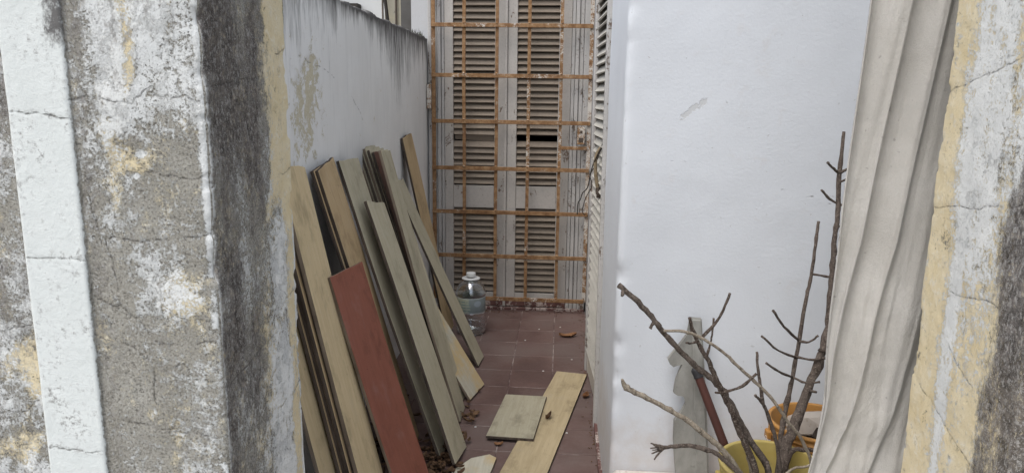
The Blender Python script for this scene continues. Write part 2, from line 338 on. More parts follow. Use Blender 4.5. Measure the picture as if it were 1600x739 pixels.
M['bluep'] = mat_plain('blue_grey_plastic', (.22, .30, .36), (.38, .44, .48), 20, .35, .5)
M['glass'] = mat_plain('dim_glass', (.16, .155, .15), (.22, .215, .21), 5, .3, .5)

# ------------------------------------------------------------------ mesh helpers
def link(o, parent=None):
    COL.objects.link(o)
    if parent: o.parent = parent
    return o
def tag(o, label=None, cat=None, group=None, kind=None):
    for k, v in (('label', label), ('category', cat), ('group', group), ('kind', kind)):
        if v: o[k] = v
    return o
def empty(name, loc=(0, 0, 0)):
    o = bpy.data.objects.new(name, None); o.location = loc; o.empty_display_size = .05; COL.objects.link(o); return o
def mesh(name, v, f, mats, parent=None, base=None, smooth=False, fm=None, attrs=None):
    """v in world metres; base = origin of the object (world). A child is placed so that it stays in world position."""
    v = np.asarray(v, float); base = np.zeros(3) if base is None else np.asarray(base, float)
    me = bpy.data.meshes.new(name); me.from_pydata((v - base).tolist(), [], f if isinstance(f, list) else f.tolist())
    for m in (mats if isinstance(mats, (list, tuple)) else [mats]): me.materials.append(M[m] if isinstance(m, str) else m)
    if fm is not None: me.polygons.foreach_set('material_index', fm)
    if smooth: me.polygons.foreach_set('use_smooth', [True] * len(me.polygons))
    for k, a in (attrs or {}).items():
        at = me.attributes.new(k, 'FLOAT', 'POINT'); at.data.foreach_set('value', np.asarray(a, np.float32).ravel())
    me.update(); o = bpy.data.objects.new(name, me); link(o, parent)
    pl = Vector(parent.location) if parent else Vector((0, 0, 0))
    if parent and parent.parent: pl = pl + Vector(parent.parent.location)
    o.location = Vector(base) - pl; return o
BOXF = [[0, 3, 2, 1], [4, 5, 6, 7], [0, 1, 5, 4], [1, 2, 6, 5], [2, 3, 7, 6], [3, 0, 4, 7]]
def boxv(x0, x1, y0, y1, z0, z1):
    return [(x0, y0, z0), (x1, y0, z0), (x1, y1, z0), (x0, y1, z0), (x0, y0, z1), (x1, y0, z1), (x1, y1, z1), (x0, y1, z1)]
class MB:
    def __init__(s): s.v = []; s.f = []; s.m = []
    def add(s, v, f, mi=0):
        b = len(s.v); s.v += [tuple(q) for q in v]; s.f += [[i + b for i in q] for q in f]; s.m += [mi] * len(f)
    def box(s, *a, mi=0): s.add(boxv(*a), BOXF, mi)
    def build(s, name, mats, parent=None, base=None, smooth=False, bevel=0):
        if base is None:
            a = np.array(s.v); base = ((a[:, 0].min() + a[:, 0].max()) / 2, (a[:, 1].min() + a[:, 1].max()) / 2, a[:, 2].min())
        o = mesh(name, s.v, s.f, mats, parent, base, smooth, s.m)
        if bevel: md = o.modifiers.new('bevel', 'BEVEL'); md.width = bevel; md.segments = 1; md.limit_method = 'ANGLE'
        return o
def gridmesh(P3):       # (nu,nv,3)
    nu, nv = P3.shape[:2]; i = np.arange(nu * nv).reshape(nu, nv)
    f = np.stack([i[:-1, :-1], i[1:, :-1], i[1:, 1:], i[:-1, 1:]], -1).reshape(-1, 4); return P3.reshape(-1, 3), f
def tube(pts, rads, sides=7, wob=0.0, seed=0, sub=3, knots=0):
    r = random.Random(seed); P = [Vector(p) for p in pts]
    Q, RR = [], []
    for i in range(len(P) - 1):        # catmull-rom
        p0, p1, p2, p3 = P[max(i - 1, 0)], P[i], P[i + 1], P[min(i + 2, len(P) - 1)]
        for k in range(sub):
            t = k / sub; Q.append(.5 * ((2 * p1) + (p2 - p0) * t + (2 * p0 - 5 * p1 + 4 * p2 - p3) * t * t + (3 * p1 - p0 - 3 * p2 + p3) * t ** 3))
            RR.append(rads[i] * (1 - t) + rads[i + 1] * t)
    Q.append(P[-1]); RR.append(rads[-1]); v = []; n = len(Q); f = []
    ref = Vector((0.3, .9, .2))
    for i, q in enumerate(Q):
        if wob and 0 < i < n - 1: q = Q[i] = q + Vector([r.uniform(-.2, .2) * RR[i] for _ in range(3)])
        d = (Q[min(i + 1, n - 1)] - Q[max(i - 1, 0)]).normalized(); a = d.cross(ref).normalized(); b = d.cross(a)
        rr = RR[i] * (1 + r.uniform(-wob, wob)) * (1.2 if knots and r.random() < knots else 1)
        for k in range(sides):
            t = 2 * math.pi * k / sides; v.append(q + (a * math.cos(t) + b * math.sin(t)) * rr * (1 + r.uniform(-wob, wob)))
    for i in range(n - 1):
        for k in range(sides):
            k2 = (k + 1) % sides; f.append([i * sides + k, i * sides + k2, (i + 1) * sides + k2, (i + 1) * sides + k])
    f.append(list(range(sides))[::-1]); f.append([(n - 1) * sides + k for k in range(sides)]); return v, f
def lathe(prof, cx, cy, seg=32, sx=1.0):
    v, f = [], []
    for (r, z) in prof:
        for k in range(seg):
            t = 2 * math.pi * k / seg; v.append((cx + r * math.cos(t) * sx, cy + r * math.sin(t), z))
    for i in range(len(prof) - 1):
        for k in range(seg):
            k2 = (k + 1) % seg; f.append([i * seg + k, i * seg + k2, (i + 1) * seg + k2, (i + 1) * seg + k])
    return v, f

# ================================================================== SETTING
g = mesh('ground', [(-60, -60, -.03), (60, -60, -.03), (60, 60, -.03), (-60, 60, -.03)], [[0, 1, 2, 3]], 'ground', base=(0, 0, -.03))
tag(g, kind='structure')
XL, XR, YB = -.804, .17, 4.35
fl = MB(); fl.box(XL - .02, XR + .02, 1.0, 4.5, -.02, -.0016); floor = fl.build('floor', 'grout', base=(-.3, 2.8, -.02)); tag(floor, kind='structure')
def tile_mesh(wd, dp):
    m = MB(); b = .0022; x, y = wd / 2, dp / 2
    v = [(-x, -y, -.008), (x, -y, -.008), (x, y, -.008), (-x, y, -.008), (-x, -y, -b * .6), (x, -y, -b * .6), (x, y, -b * .6), (-x, y, -b * .6),
         (-x + b, -y + b, 0), (x - b, -y + b, 0), (x - b, y - b, 0), (-x + b, y - b, 0)]
    f = [[0, 1, 5, 4], [1, 2, 6, 5], [2, 3, 7, 6], [3, 0, 4, 7], [4, 5, 9, 8], [5, 6, 10, 9], [6, 7, 11, 10], [7, 4, 8, 11], [8, 9, 10, 11]]
    me = bpy.data.meshes.new('tile'); me.from_pydata(v, [], f); me.materials.append(M['tile']); return me
xs = [XL, -.615, -.415, -.215, -.015, XR]; ys = [1.3 + (2.492 - 1.3) % .2 + .2036 * i - .2 for i in range(-1, 30)]
ys = [2.492 + .2045 * (i - 6) for i in range(0, 17)]
tmesh = {}
for a, b in zip(xs[:-1], xs[1:]):
    for c, d in zip(ys[:-1], ys[1:]):
        d = min(d, YB + .02)
        if d - c < .03: continue
        key = (round(b - a, 3), round(d - c, 3))
        if key not in tmesh: tmesh[key] = tile_mesh(b - a - .0042, d - c - .0042)
        o = bpy.data.objects.new('tile', tmesh[key]); link(o, floor)
        o.location = ((a + b) / 2 + .3, (c + d) / 2 - 2.8, .02 + rng.uniform(-.0006, .0006)); o.rotation_euler = (rng.uniform(-.003, .003), rng.uniform(-.003, .003), 0)

# ------------------------------------------------------------------ weathered pillars (an opening in the street wall)
def dense(a, b, step): return list(np.linspace(a, b, max(2, int(abs(b - a) / step) + 1)))
def extrude_plan(plan, zs):
    plan = np.array(plan); d = np.gradient(plan, axis=0); nrm = np.stack([d[:, 1], -d[:, 0]], 1); nrm /= np.linalg.norm(nrm, axis=1)[:, None] + 1e-9
    PX = np.repeat(plan[:, 0][:, None], len(zs), 1); PY = np.repeat(plan[:, 1][:, None], len(zs), 1); PZ = np.repeat(np.array(zs)[None], len(plan), 0)
    return PX, PY, PZ, nrm
zs = dense(0, .42, .06)[:-1] + dense(.42, 1.56, .0026) + dense(1.56, 1.95, .06)[1:]
# left pillar: front face at y=1.0 with a raised fillet, reveal at x=-.502
st = .0025
plan = [(x, 1.0) for x in dense(-2.0, -.90, .1)[:-1]] + [(x, 1.0) for x in dense(-.90, -.794, st)]
plan += [(-.793, .998), (-.792, .995)] + [(x, .9935) for x in dense(-.789, -.702, st)] + [(-.699, .995), (-.698, .998)]
plan += [(x, 1.0) for x in dense(-.697, -.511, st)] + [(-.511 + .009 * math.sin(t), 1.009 - .009 * math.cos(t)) for t in (.3, .6, .9, 1.2)]
plan += [(-.502, y) for y in dense(1.009, 1.309, st)] + [(-.508 + .006 * math.cos(t), 1.309 + .006 * math.sin(t)) for t in (.4, .8, 1.2)] + [(x, 1.315) for x in dense(-.508, -.62, .02)] + [(-1.0, 1.315), (-2.0, 1.315)]
PX, PY, PZ, nr = extrude_plan(plan, zs)
front = (PY < 1.006) & (PX < -.504); band = (PX > -.7935) & (PX < -.6975) & (PY < 1.0); rev = (PX > -.5125) & (PY >= 1.004) & (PY < 1.312)
far = (PX < -.7935) & (PY < 1.006)
s = np.where(rev, PY + .5, PX)           # unrolled coordinate
n1 = fbm(s * 9, PZ * 9, 4, 3); n2 = fbm(s * 26, PZ * 20, 4, 9); n3 = fbm(s * 60, PZ * 60, 3, 21); nv = fbm(s * 30, PZ * 4, 4, 31)
mw = np.zeros_like(PX); my = np.zeros_like(PX); mb = np.zeros_like(PX); mc = np.full_like(PX, .05); mband = band.astype(float) * np.clip(.35 + np.minimum(PX + .7935, -.6975 - PX) / .006, 0, 1)
mid = front & ~band & ~far
# middle face: white remains near the top, cream blotch half way down, bare cement elsewhere
topw = sstep(1.19, 1.31, PZ) * bump1(PX, -.585, .05, .045)
wv = .28 + .40 * topw + .10 * sstep(1.2, 1.34, PZ) + (n1 - .5) * .6 + (nv - .5) * .5
blot = np.exp(-(((PX + .585) / .062) ** 2 + ((PZ - 1.02) / .09) ** 2)); blot2 = np.exp(-(((PX + .56) / .04) ** 2 + ((PZ - 1.0) / .06) ** 2))
wv = np.maximum(wv, .2 + .40 * blot + (n2 - .5) * .7); wv = wv + .1 * np.exp(-((PX + .575) / .03) ** 2) * sstep(.95, .8, PZ)
wv = wv - .4 * np.exp(-((PX + .612 + .004 * np.sin(PZ * 40)) / .010) ** 2) * sstep(1.27, 1.33, PZ)
wv = np.maximum(wv, 1.05 * np.exp(-(((PX + .604) / .009) ** 2 + ((PZ - 1.213) / .006) ** 2)))
wv = np.maximum(wv, 1.05 * np.exp(-(((PX + .612) / .008) ** 2 + ((PZ - 1.182) / .006) ** 2)))
yv = .28 + .2 * topw * sstep(.42, .56, nv) + .55 * np.exp(-((PX + .612 + .004 * np.sin(PZ * 40)) / .011) ** 2) * sstep(1.27, 1.33, PZ) + .4 * np.exp(-((PX + .545) / .008) ** 2) * sstep(1.33, 1.38, PZ) + .45 * np.exp(-(((PX + .645) / .02) ** 2 + ((PZ - 1.24) / .07) ** 2)) + .38 * blot2 + .3 * np.exp(-(((PX + .615) / .03) ** 2 + ((PZ - 1.2) / .02) ** 2)) + (n2 - .5) * .6
yv = yv + .2 * np.exp(-((PX + .585) / .02) ** 2) * sstep(.95, .78, PZ)
bv = .13 + .25 * np.exp(-((PX + .685) / .012) ** 2) + (nv - .5) * .5 + .12 * sstep(1.3, 1.42, PZ)
edge = np.exp(-((PX + .507) / .011) ** 2)            # chipped white line along the corner
ew = (.25 + .75 * sstep(.36, .50, fbm(PZ * 14, PZ * 0 + 3, 4, 5) + (n2 - .5) * .35)) * edge
for m_, v_ in ((mw, np.maximum(wv, ew * 1.0)), (my, yv), (mb, bv - .5 * ew)): m_[mid] = v_[mid]
# far-left face: patches of white, cream and dark
mw[far] = (.54 + (n1 - .5) * 1.3 + (n2 - .5) * .5)[far]; my[far] = (.42 + (fbm(s * 14, PZ * 10, 4, 77) - .5) * 1.4)[far]
mb[far] = (.10 + 1.3 * np.maximum(0, fbm(s * 10, PZ * 7, 4, 55) - .47) + .25 * sstep(1.15, 1.35, PZ))[far]
# fillet: clean, mildew only in the top corner
mb[band] = (.0 + .62 * sstep(1.335, 1.39, PZ) * sstep(-.735, -.715, PX) + .10 * (n1 - .3))[band]
# reveal: black mildew in front, cream and blue-white at the inner edge
u = (PY - 1.0) / .315
lim = .60 + .10 * (n1 - .5) - .10 * sstep(1.0, .7, PZ) + .06 * sstep(1.1, 1.3, PZ)
rb = (.47 + .20 * sstep(1.0, 1.28, PZ)) * (1 - sstep(lim - .16, lim + .18, u)) + (nv - .5) * .8 - .05 + .10 * sstep(.8, 1.3, PZ) + (fbm(s * 16, PZ * 8, 3, 91) - .5) * .9 + .14 * sstep(.45, .1, u)
rb = rb * sstep(-.01, .035, u)
rw = .34 + .45 * sstep(lim - .05, lim + .12, u) * sstep(1.3, .95, PZ) + (n1 - .5) * .7 + .7 * sstep(.05, .0, u)
ry = .36 + .5 * sstep(lim, lim + .1, u) * (.45 + .55 * sstep(1.0, 1.25, PZ)) + (n2 - .5) * .6 + .18 * np.exp(-((u - .55) / .1) ** 2) * sstep(1.1, .9, PZ)
rw = rw - .55 * sstep(lim + .05, lim + .15, u) * sstep(1.05, 1.25, PZ) + .5 * sstep(.93, .985, u) * sstep(1.2, .9, PZ)
ry = ry + .55 * sstep(.80, .90, u); rw = rw - .5 * sstep(.80, .90, u) * (1 - sstep(.965, .99, u))
for m_, v_ in ((mw, rw), (my, ry), (mb, rb)): m_[rev] = v_[rev]
cr = [wander(-.79, 1.272, -.70, 1.263, .003, 9, 1), wander(-.79, 1.058, -.70, 1.056, .0016, 7, 2), wander(-.79, .752, -.70, .752, .005, 6, 3),
      wander(-.665, 1.09, -.505, 1.10, .005, 12, 4), wander(-.668, 1.09, -.655, .985, .003, 8, 5), wander(-.655, .985, -.60, .93, .003, 8, 6),
      wander(-.60, .93, -.512, .935, .003, 8, 7), wander(-.70, 1.29, -.61, 1.285, .004, 8, 8), wander(-.61, 1.285, -.58, 1.31, .003, 4, 9), wander(-.58, 1.30, -.51, 1.29, .004, 6, 10),
      wander(-.66, .93, -.59, .885, .004, 8, 11), wander(-.59, .885, -.56, .90, .002, 4, 12), wander(-.61, .89, -.612, .83, .003, 6, 13), wander(-.69, .995, -.66, .985, .002, 4, 14),
      wander(-.60, 1.19, -.51, 1.185, .004, 7, 15), wander(-.66, .80, -.52, .78, .006, 9, 16), wander(-.69, 1.16, -.675, 1.08, .003, 7, 17), wander(-.56, .97, -.51, .965, .003, 5, 18),
      wander(-.88, 1.2, -.80, 1.17, .006, 9, 19), wander(-.88, .93, -.80, .95, .006, 9, 20), wander(-.86, 1.08, -.80, 1.0, .005, 9, 21), wander(-.88, .80, -.80, .83, .006, 9, 22)]
for c in cr: mc = np.where(front, np.minimum(mc, polydist(PX, PZ, c)), mc)
rc = [wander(1.26, z, 1.312, z + .01, .004, 5, int(z * 100)) for z in (1.37, 1.16, .93, .74)] + [wander(1.02, z, 1.2, z + .02, .004, 9, int(z * 77)) for z in (1.31, .86)]
for c in rc: mc = np.where(rev, np.minimum(mc, polydist(PY, PZ, c)), mc)
disp = (n1 - .5) * .006 + (n2 - .5) * .0025 + (n3 - .5) * .0010
disp = np.where(band, disp * .3, disp); disp = disp - .0005 * np.exp(-(mc / .0018) ** 2)
chip = np.maximum(0, fbm(PZ * 22, PZ * 0 + 1, 4, 61) - .52) * .05
disp = disp - chip * np.exp(-(np.hypot(PX + .502, PY - 1.0) / .012) ** 2) - .6 * np.maximum(0, fbm(PZ * 30, PZ * 0 + 9, 4, 63) - .52) * .05 * np.exp(-(np.hypot(PX + .502, PY - 1.315) / .01) ** 2)
fine = (PX > -.9) & (PX < -.48)
disp = np.where(fine, disp, 0)
V = np.stack([PX + nr[:, 0][:, None] * disp, PY + nr[:, 1][:, None] * disp, PZ], -1)
v, f = gridmesh(V)
def pillar_obj(v, f, base, label, attrs, ncol, zs):
    nz = len(zs); cap = [int(i * nz + nz - 1) for i in range(ncol)]
    o = mesh('weathered_pillar', v, [q for q in f.tolist()] + [cap[::-1]], 'pillar', base=base, smooth=True, attrs=attrs)
    return tag(o, label, 'pillar')
pl = pillar_obj(v, f, (-1.2, 1.15, 0), 'wide mildewed street pillar with a raised white fillet and black inner side', dict(m_white=mw, m_yellow=my, m_black=mb, m_crack=mc, m_band=mband), len(plan), zs)

# right pillar: only its inner side (x=.657) faces us
plan = [(2.0, 1.315), (1.0, 1.315), (.72, 1.315), (.69, 1.315)] + [(.672, 1.3145), (.664, 1.312), (.659, 1.308)] + [(.657, y) for y in dense(1.304, 1.009, st)]
plan += [(.659, 1.003), (.666, 1.0)] + [(x, 1.0) for x in dense(.67, 2.0, .02)]
PX, PY, PZ, nr = extrude_plan(plan, zs)
u = (1.315 - PY) / .315; rev = (PX < .675)
n1 = fbm(PY * 9, PZ * 9, 4, 103); n2 = fbm(PY * 26, PZ * 20, 4, 109); n3 = fbm(PY * 60, PZ * 60, 3, 121); nv = fbm(PY * 34, PZ * 5, 4, 131)
yedge = .22 + .10 * sstep(1.2, .7, PZ) + (n1 - .5) * .25
my = .92 - .22 * sstep(yedge + .05, yedge + .30, u) * sstep(.75, 1.15, PZ) + (n2 - .5) * .8
mw = .26 + .36 * sstep(yedge - .08, yedge + .10, u) * sstep(.80, 1.16, PZ) + (nv - .5) * 1.0 + .36 * np.exp(-((u - .36 + .06 * (PZ - 1)) / .06) ** 2) + .6 * np.exp(-(u / .018) ** 2) * (n2 > .42)
mw = mw - .5 * np.exp(-((u - .12) / .08) ** 2) * sstep(1.35, 1.1, PZ)
dk = .83 + .26 * (n1 - .5) - .08 * sstep(1.32, 1.15, PZ)
mb = 1.0 * sstep(dk - .14, dk + .04, u) + (nv - .5) * .7 - .14
mb = mb + .22 * sstep(.5, .75, u) * sstep(1.25, 1.4, PZ)
ff_ = (PX > .675) & (PY < 1.01); qa = fbm(PX * 7, PZ * 6, 4, 141); qb = fbm(PX * 9 + 4, PZ * 7, 4, 143)
mb[ff_] = (.12 + 1.3 * np.maximum(0, qa - .45) + .6 * sstep(.72, .67, PX))[ff_]; mw[ff_] = (.48 + (qb - .5) * 1.3)[ff_]; my[ff_] = (.45 + (qa - .5) * 1.2)[ff_]
mc = np.full_like(PX, .05)
for c in [wander(1.31, 1.315, 1.04, 1.40, .006, 14, 31), wander(1.30, 1.12, 1.06, 1.16, .005, 12, 32), wander(1.22, .99, 1.05, 1.0, .006, 9, 33), wander(1.28, .80, 1.10, .74, .006, 12, 34), wander(1.1, .74, 1.09, .66, .004, 5, 35), wander(1.09, .66, 1.02, .68, .004, 5, 36), wander(1.2, .9, 1.12, .86, .004, 6, 37)]:
    mc = np.where(rev, np.minimum(mc, polydist(PY, PZ, c)), mc)
disp = (n1 - .5) * .006 + (n2 - .5) * .0025 + (n3 - .5) * .0010 - .0005 * np.exp(-(mc / .0018) ** 2)
disp = disp - np.maximum(0, fbm(PZ * 26, PZ * 0 + 9, 4, 163) - .5) * .05 * np.exp(-(np.hypot(PX - .657, PY - 1.315) / .012) ** 2)
disp = np.where(PX < .70, disp, 0)
V = np.stack([PX + nr[:, 0][:, None] * disp, PY + nr[:, 1][:, None] * disp, PZ], -1); v, f = gridmesh(V)
pr = pillar_obj(v, f, (1.3, 1.15, 0), 'peeling yellow and white street pillar beside the hanging curtain', dict(m_white=mw, m_yellow=my, m_black=mb, m_crack=mc, m_band=np.zeros_like(mw)), len(plan), zs)

# ------------------------------------------------------------------ boundary wall on the left of the alley
ysw = np.array(dense(1.32, 4.345, .012)); zsw = np.array(dense(0, 1.2, .03)[:-1] + dense(1.2, 1.636, .008))
YY, ZZ = np.meshgrid(ysw, zsw, indexing='ij')
n1 = fbm(YY * 3, ZZ * 3, 4, 203); n2 = fbm(YY * 12, ZZ * 12, 4, 207); nt = fbm(YY * 6, YY * 0, 4, 211); nt2 = fbm(YY * 20, YY * 0, 3, 213)
top = np.abs(1.636 - ZZ)
ln = .06 + .24 * np.maximum(0, nt - .35) + .30 * np.exp(-((YY - 3.55) / .28) ** 2) + .10 * np.exp(-((YY - 4.2) / .15) ** 2) + .10 * sstep(2.9, 2.3, YY) + .12 * (nt2 - .5)
mb = (.92 - .25 * sstep(2.9, 2.4, YY)) * np.exp(-(top / ln) ** 1.3) + .30 * np.exp(-top / .02) - .20
mb = mb + .18 * sstep(.25, 0, ZZ)
my = .08 + .46 * np.exp(-(((YY - 2.30) / .10) ** 2 + ((ZZ - 1.33) / .12) ** 2)) + .35 * np.exp(-(((YY - 2.2) / .16) ** 2 + ((ZZ - 1.18) / .2) ** 2)) + (n2 - .5) * .4
mc = np.full_like(YY, .05)
for c in [wander(2.75, 1.30, 2.86, 1.24, .003, 5, 41), wander(2.86, 1.24, 3.0, 1.12, .003, 6, 42), wander(2.2, 1.42, 2.55, 1.36, .008, 9, 43), wander(4.2, 1.6, 4.22, .6, .006, 12, 44)]: mc = np.minimum(mc, polydist(YY, ZZ, c))
dx = (n1 - .5) * .012 + (n2 - .5) * .002 - .003 * (my > .42)
V = np.stack([XL + dx, YY, ZZ + np.where(top < .003, (fbm(YY * 24, YY * 0, 4, 217) - .5) * .022, 0)], -1)
back = V[:, -1:, :].copy(); tops = []
for k, (q, hh) in enumerate(((.02, .006), (.07, .010), (.13, .006), (.16, -.02))):
    b = back.copy(); b[:, :, 0] -= q; b[:, :, 2] += hh + .010 * (fbm(YY[:, :1] * 18, YY[:, :1] * 0 + k * 3, 3, 219) - .5)
    tops.append(b)
bt = tops[-1].copy(); bt[:, :, 2] = 0; tops.append(bt)
V = np.concatenate([V] + tops, 1); ex = len(tops)
pad = lambda a, val: np.concatenate([a, np.full((len(a), ex), val)], 1)
v, f = gridmesh(V)
bw = mesh('boundary_wall', v, f[:, ::-1], 'boundary', base=(XL - .08, 2.8, 0), smooth=True, attrs=dict(m_black=pad(mb, .75), m_yellow=pad(my, 0), m_crack=pad(mc, .05)))
tag(bw, 'low grey boundary wall with black mildew streaks below its top', 'wall')

# ------------------------------------------------------------------ house
house = empty('house', (.9, 3.2, 0)); tag(house, 'white painted house with louvred shutter doors around the alley end', 'house')
# front wall (faces the camera) + rounded corner + side reveal up to the side shutter
YF, YD0, YD1 = 2.02, 2.72, 3.34
zsh = np.array(dense(-.03, 1.75, .018) + dense(1.75, 2.5, .1)[1:])
plan = [(XR, y) for y in dense(YD0, YF + .02, .018)] + [(XR + .018 - .018 * math.cos(t), YF + .018 - .018 * math.sin(t)) for t in (.4, .8, 1.2)] + [(x, YF) for x in dense(XR + .022, 1.5, .016)] + [(2.2, YF), (3.2, YF)]
PX, PY, PZ, nr = extrude_plan(plan, zsh)
s = np.where(PY > YF + .01, PX - (PY - YF), PX)
n1 = fbm(s * 2.2, PZ * 2.2, 4, 303); n2 = fbm(s * 11, PZ * 11, 4, 307); n3 = fbm(s * 40, PZ * 40, 3, 309)
disp = (n1 - .5) * .008 + (n2 - .5) * .0015
rr = np.hypot((PX - .37) / .06, (PZ - 1.045) / .045); disp = disp + np.where(PY < YF + .01, -.0010 * np.exp(-rr ** 2) * (n3 + .5) + .0012 * np.exp(-((rr - 1) / .25) ** 2) * n2, 0)
disp = disp - np.maximum(0, fbm(PZ * 20, PZ * 0, 4, 311) - .5) * .05 * np.exp(-(np.hypot(PX - XR, PY - YF) / .02) ** 2)
mc = np.full_like(PX, .05)
for c in [wander(.30, 1.13, .47, 1.12, .004, 9, 51), wander(.47, 1.12, .62, 1.125, .003, 8, 52), wander(.6, 1.06, .75, 1.02, .004, 7, 53)]: mc = np.where(PY < YF + .01, np.minimum(mc, polydist(PX, PZ, c)), mc)
mp = np.zeros_like(PX); q = polydist(PX, PZ, [(.325, 1.252), (.385, 1.297)]); mp = np.where(PY < YF + .01, .95 * np.exp(-(q / .009) ** 2), 0)
md = -.12 + .72 * sstep(.48, .24, PZ) + (n1 - .5) * .5
V = np.stack([PX + nr[:, 0][:, None] * disp, PY + nr[:, 1][:, None] * disp, PZ], -1); v, f = gridmesh(V)
mesh('wall', v, f, 'white', house, (XR + .4, YF, 0), True, attrs=dict(m_dirt=md, m_crack=mc, m_peel=mp))
m = MB(); m.box(XR + .004, XR + .16, YD1 + .06, YB + .15, -.03, 2.5); m.box(XR + .004, XR + .16, YD0, YD1 + .06, 2.25, 2.5)
m.build('wall', 'white', house)
m = MB(); m.box(-.905, -.79, YB + .03, YB + .18, -.03, 2.5); m.box(-.79, XR - .003, YB + .03, YB + .18, 2.30, 2.5); m.build('wall', 'white', house)
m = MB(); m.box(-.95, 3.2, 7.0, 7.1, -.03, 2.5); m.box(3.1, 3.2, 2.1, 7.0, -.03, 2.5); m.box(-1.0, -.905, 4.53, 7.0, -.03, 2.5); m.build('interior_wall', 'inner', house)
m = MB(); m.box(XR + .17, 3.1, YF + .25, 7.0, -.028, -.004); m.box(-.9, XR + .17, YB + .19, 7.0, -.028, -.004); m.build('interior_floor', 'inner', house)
m = MB(); m.box(XR, 3.2, YF + .01, 7.1, 2.5, 2.62); m.box(-.95, XR - .002, YB + .03, 7.1, 2.5, 2.62); m.build('roof', 'conc', house)
m = MB(); m.box(XR - .012, XR + .002, YF + .02, YD0 - .02, 0, .03); m.build('skirting', 'skirt', house)

# back double shutter door
LX = [(-.702, -.3285), (-.3255, .047)]
fr = MB()
for (x0, x1, y0) in ((-.795, -.775, 4.315), (-.773, -.745, 4.335), (-.743, -.722, 4.325), (-.720, -.704, 4.34)): fr.box(x0, x1, y0, YB + .06, 0, 2.30)
for (x0, x1, y0) in ((.049, .068, 4.34), (.070, .092, 4.327), (.094, .118, 4.337), (.120, .1665, 4.325)): fr.box(x0, x1, y0, YB + .06, 0, 2.30)
fr.box(-.704, .049, 4.33, YB + .06, 2.215, 2.30)
fr.build('door_frame', 'jamb', house, bevel=.003)
def slatmesh(wd, axis='x'):
    a = .021; t = .0035; ang = R(52); c, s = math.cos(ang), math.sin(ang); v = []
    for sx in (-wd / 2, wd / 2):
        for (p, q) in ((-a, -t), (a, -t), (a, t), (-a, t)):
            yy, zz = p * c - q * s, p * s + q * c
            v.append((sx, yy, zz) if axis == 'x' else (yy, -sx, zz))
    f = [[0, 1, 2, 3], [7, 6, 5, 4], [0, 4, 5, 1], [1, 5, 6, 2], [2, 6, 7, 3], [3, 7, 4, 0]]
    me = bpy.data.meshes.new('slat'); me.from_pydata(v, [], f); me.materials.append(M['slat' if axis == 'x' else 'slat2']); return me
sm = slatmesh(.252)
lou = [(-.650, -.402), (-.269, -.024)]
for li, ((x0, x1), (l0, l1)) in enumerate(zip(LX, lou)):
    m = MB(); y0, y1 = YB - .008, YB + .03
    m.box(x0, l0, y0, y1, .02, 2.21); m.box(l1, x1, y0, y1, .02, 2.21)
    for z0, z1 in ((.02, .105), (.636, .772), (2.1, 2.21)): m.box(l0 + .0005, l1 - .0005, y0 + .004, y1 - .002, z0, z1)
    if li == 0: m.box(x1 - .014, x1 + .002, y0 - .012, y0 + .002, .02, 2.21)       # cover strip on the meeting stile
    lf = m.build('shutter_leaf', 'door', house, base=((x0 + x1) / 2, YB, .02), bevel=.002)
    z = .130
    while z < 2.09:
        skip = (.635 < z < .79) or (1.03 < z < 1.09)
        if not skip:
            o = bpy.data.objects.new('slat', sm); link(o, lf)
            o.location = ((l0 + l1) / 2 - (x0 + x1) / 2, .010, z - .02 + rng.uniform(-.002, .002))
            o.rotation_euler = (rng.uniform(-.1, .1), rng.uniform(-.008, .008), 0)
        z += .0372
    if li == 0:      # one slat hangs askew over the gap
        o = bpy.data.objects.new('slat', sm); link(o, lf); o.location = ((l0 + l1) / 2 - (x0 + x1) / 2 + .01, .014, 1.045); o.rotation_euler = (.9, .05, 0)
m = MB(); m.box(-.70, .045, YB - .012, YB - .0085, .022, .06); m.build('kick_strip', 'skirt', house)
m = MB(); m.box(XL + .01, XR - .004, YB - .03, YB + .03, -.004, .016); m.build('threshold', 'skirt', house, bevel=.004)
# side shutter in the right-hand wall
m = MB()
m.box(XR - .030, XR + .06, YD1, YD1 + .055, 0, 2.25); m.box(XR - .016, XR + .06, YD1 - .03, YD1 - .002, 0, 2.25); m.box(XR - .014, XR + .06, YD0 + .002, YD0 + .05, 0, 2.25)
m.build('door_frame', 'jamb', house, bevel=.003)
m = MB(); a0, a1 = YD0 + .052, YD1 - .032
m.box(XR + .006, XR + .04, a0, a0 + .05, .02, 2.2); m.box(XR + .006, XR + .04, a1 - .05, a1, .02, 2.2)
for z0, z1 in ((.02, .13), (2.1, 2.2)): m.box(XR + .009, XR + .038, a0 + .0505, a1 - .0505, z0, z1)
lf = m.build('shutter_leaf', 'door', house, base=(XR + .02, (a0 + a1) / 2, .02), bevel=.002)
TH = R(3.2); hl = (a1 - a0) / 2; lf.rotation_euler.z = TH; lf.location.x -= hl * math.sin(TH); lf.location.y += hl * (math.cos(TH) - 1)
sm2 = slatmesh(a1 - a0 - .099, 'y'); z = .155
while z < 2.09:
    o = bpy.data.objects.new('slat', sm2); link(o, lf); o.location = (-.006, 0, z - .02 + rng.uniform(-.002, .002)); o.rotation_euler = (0, rng.uniform(-.08, .08), 0); z += .0372

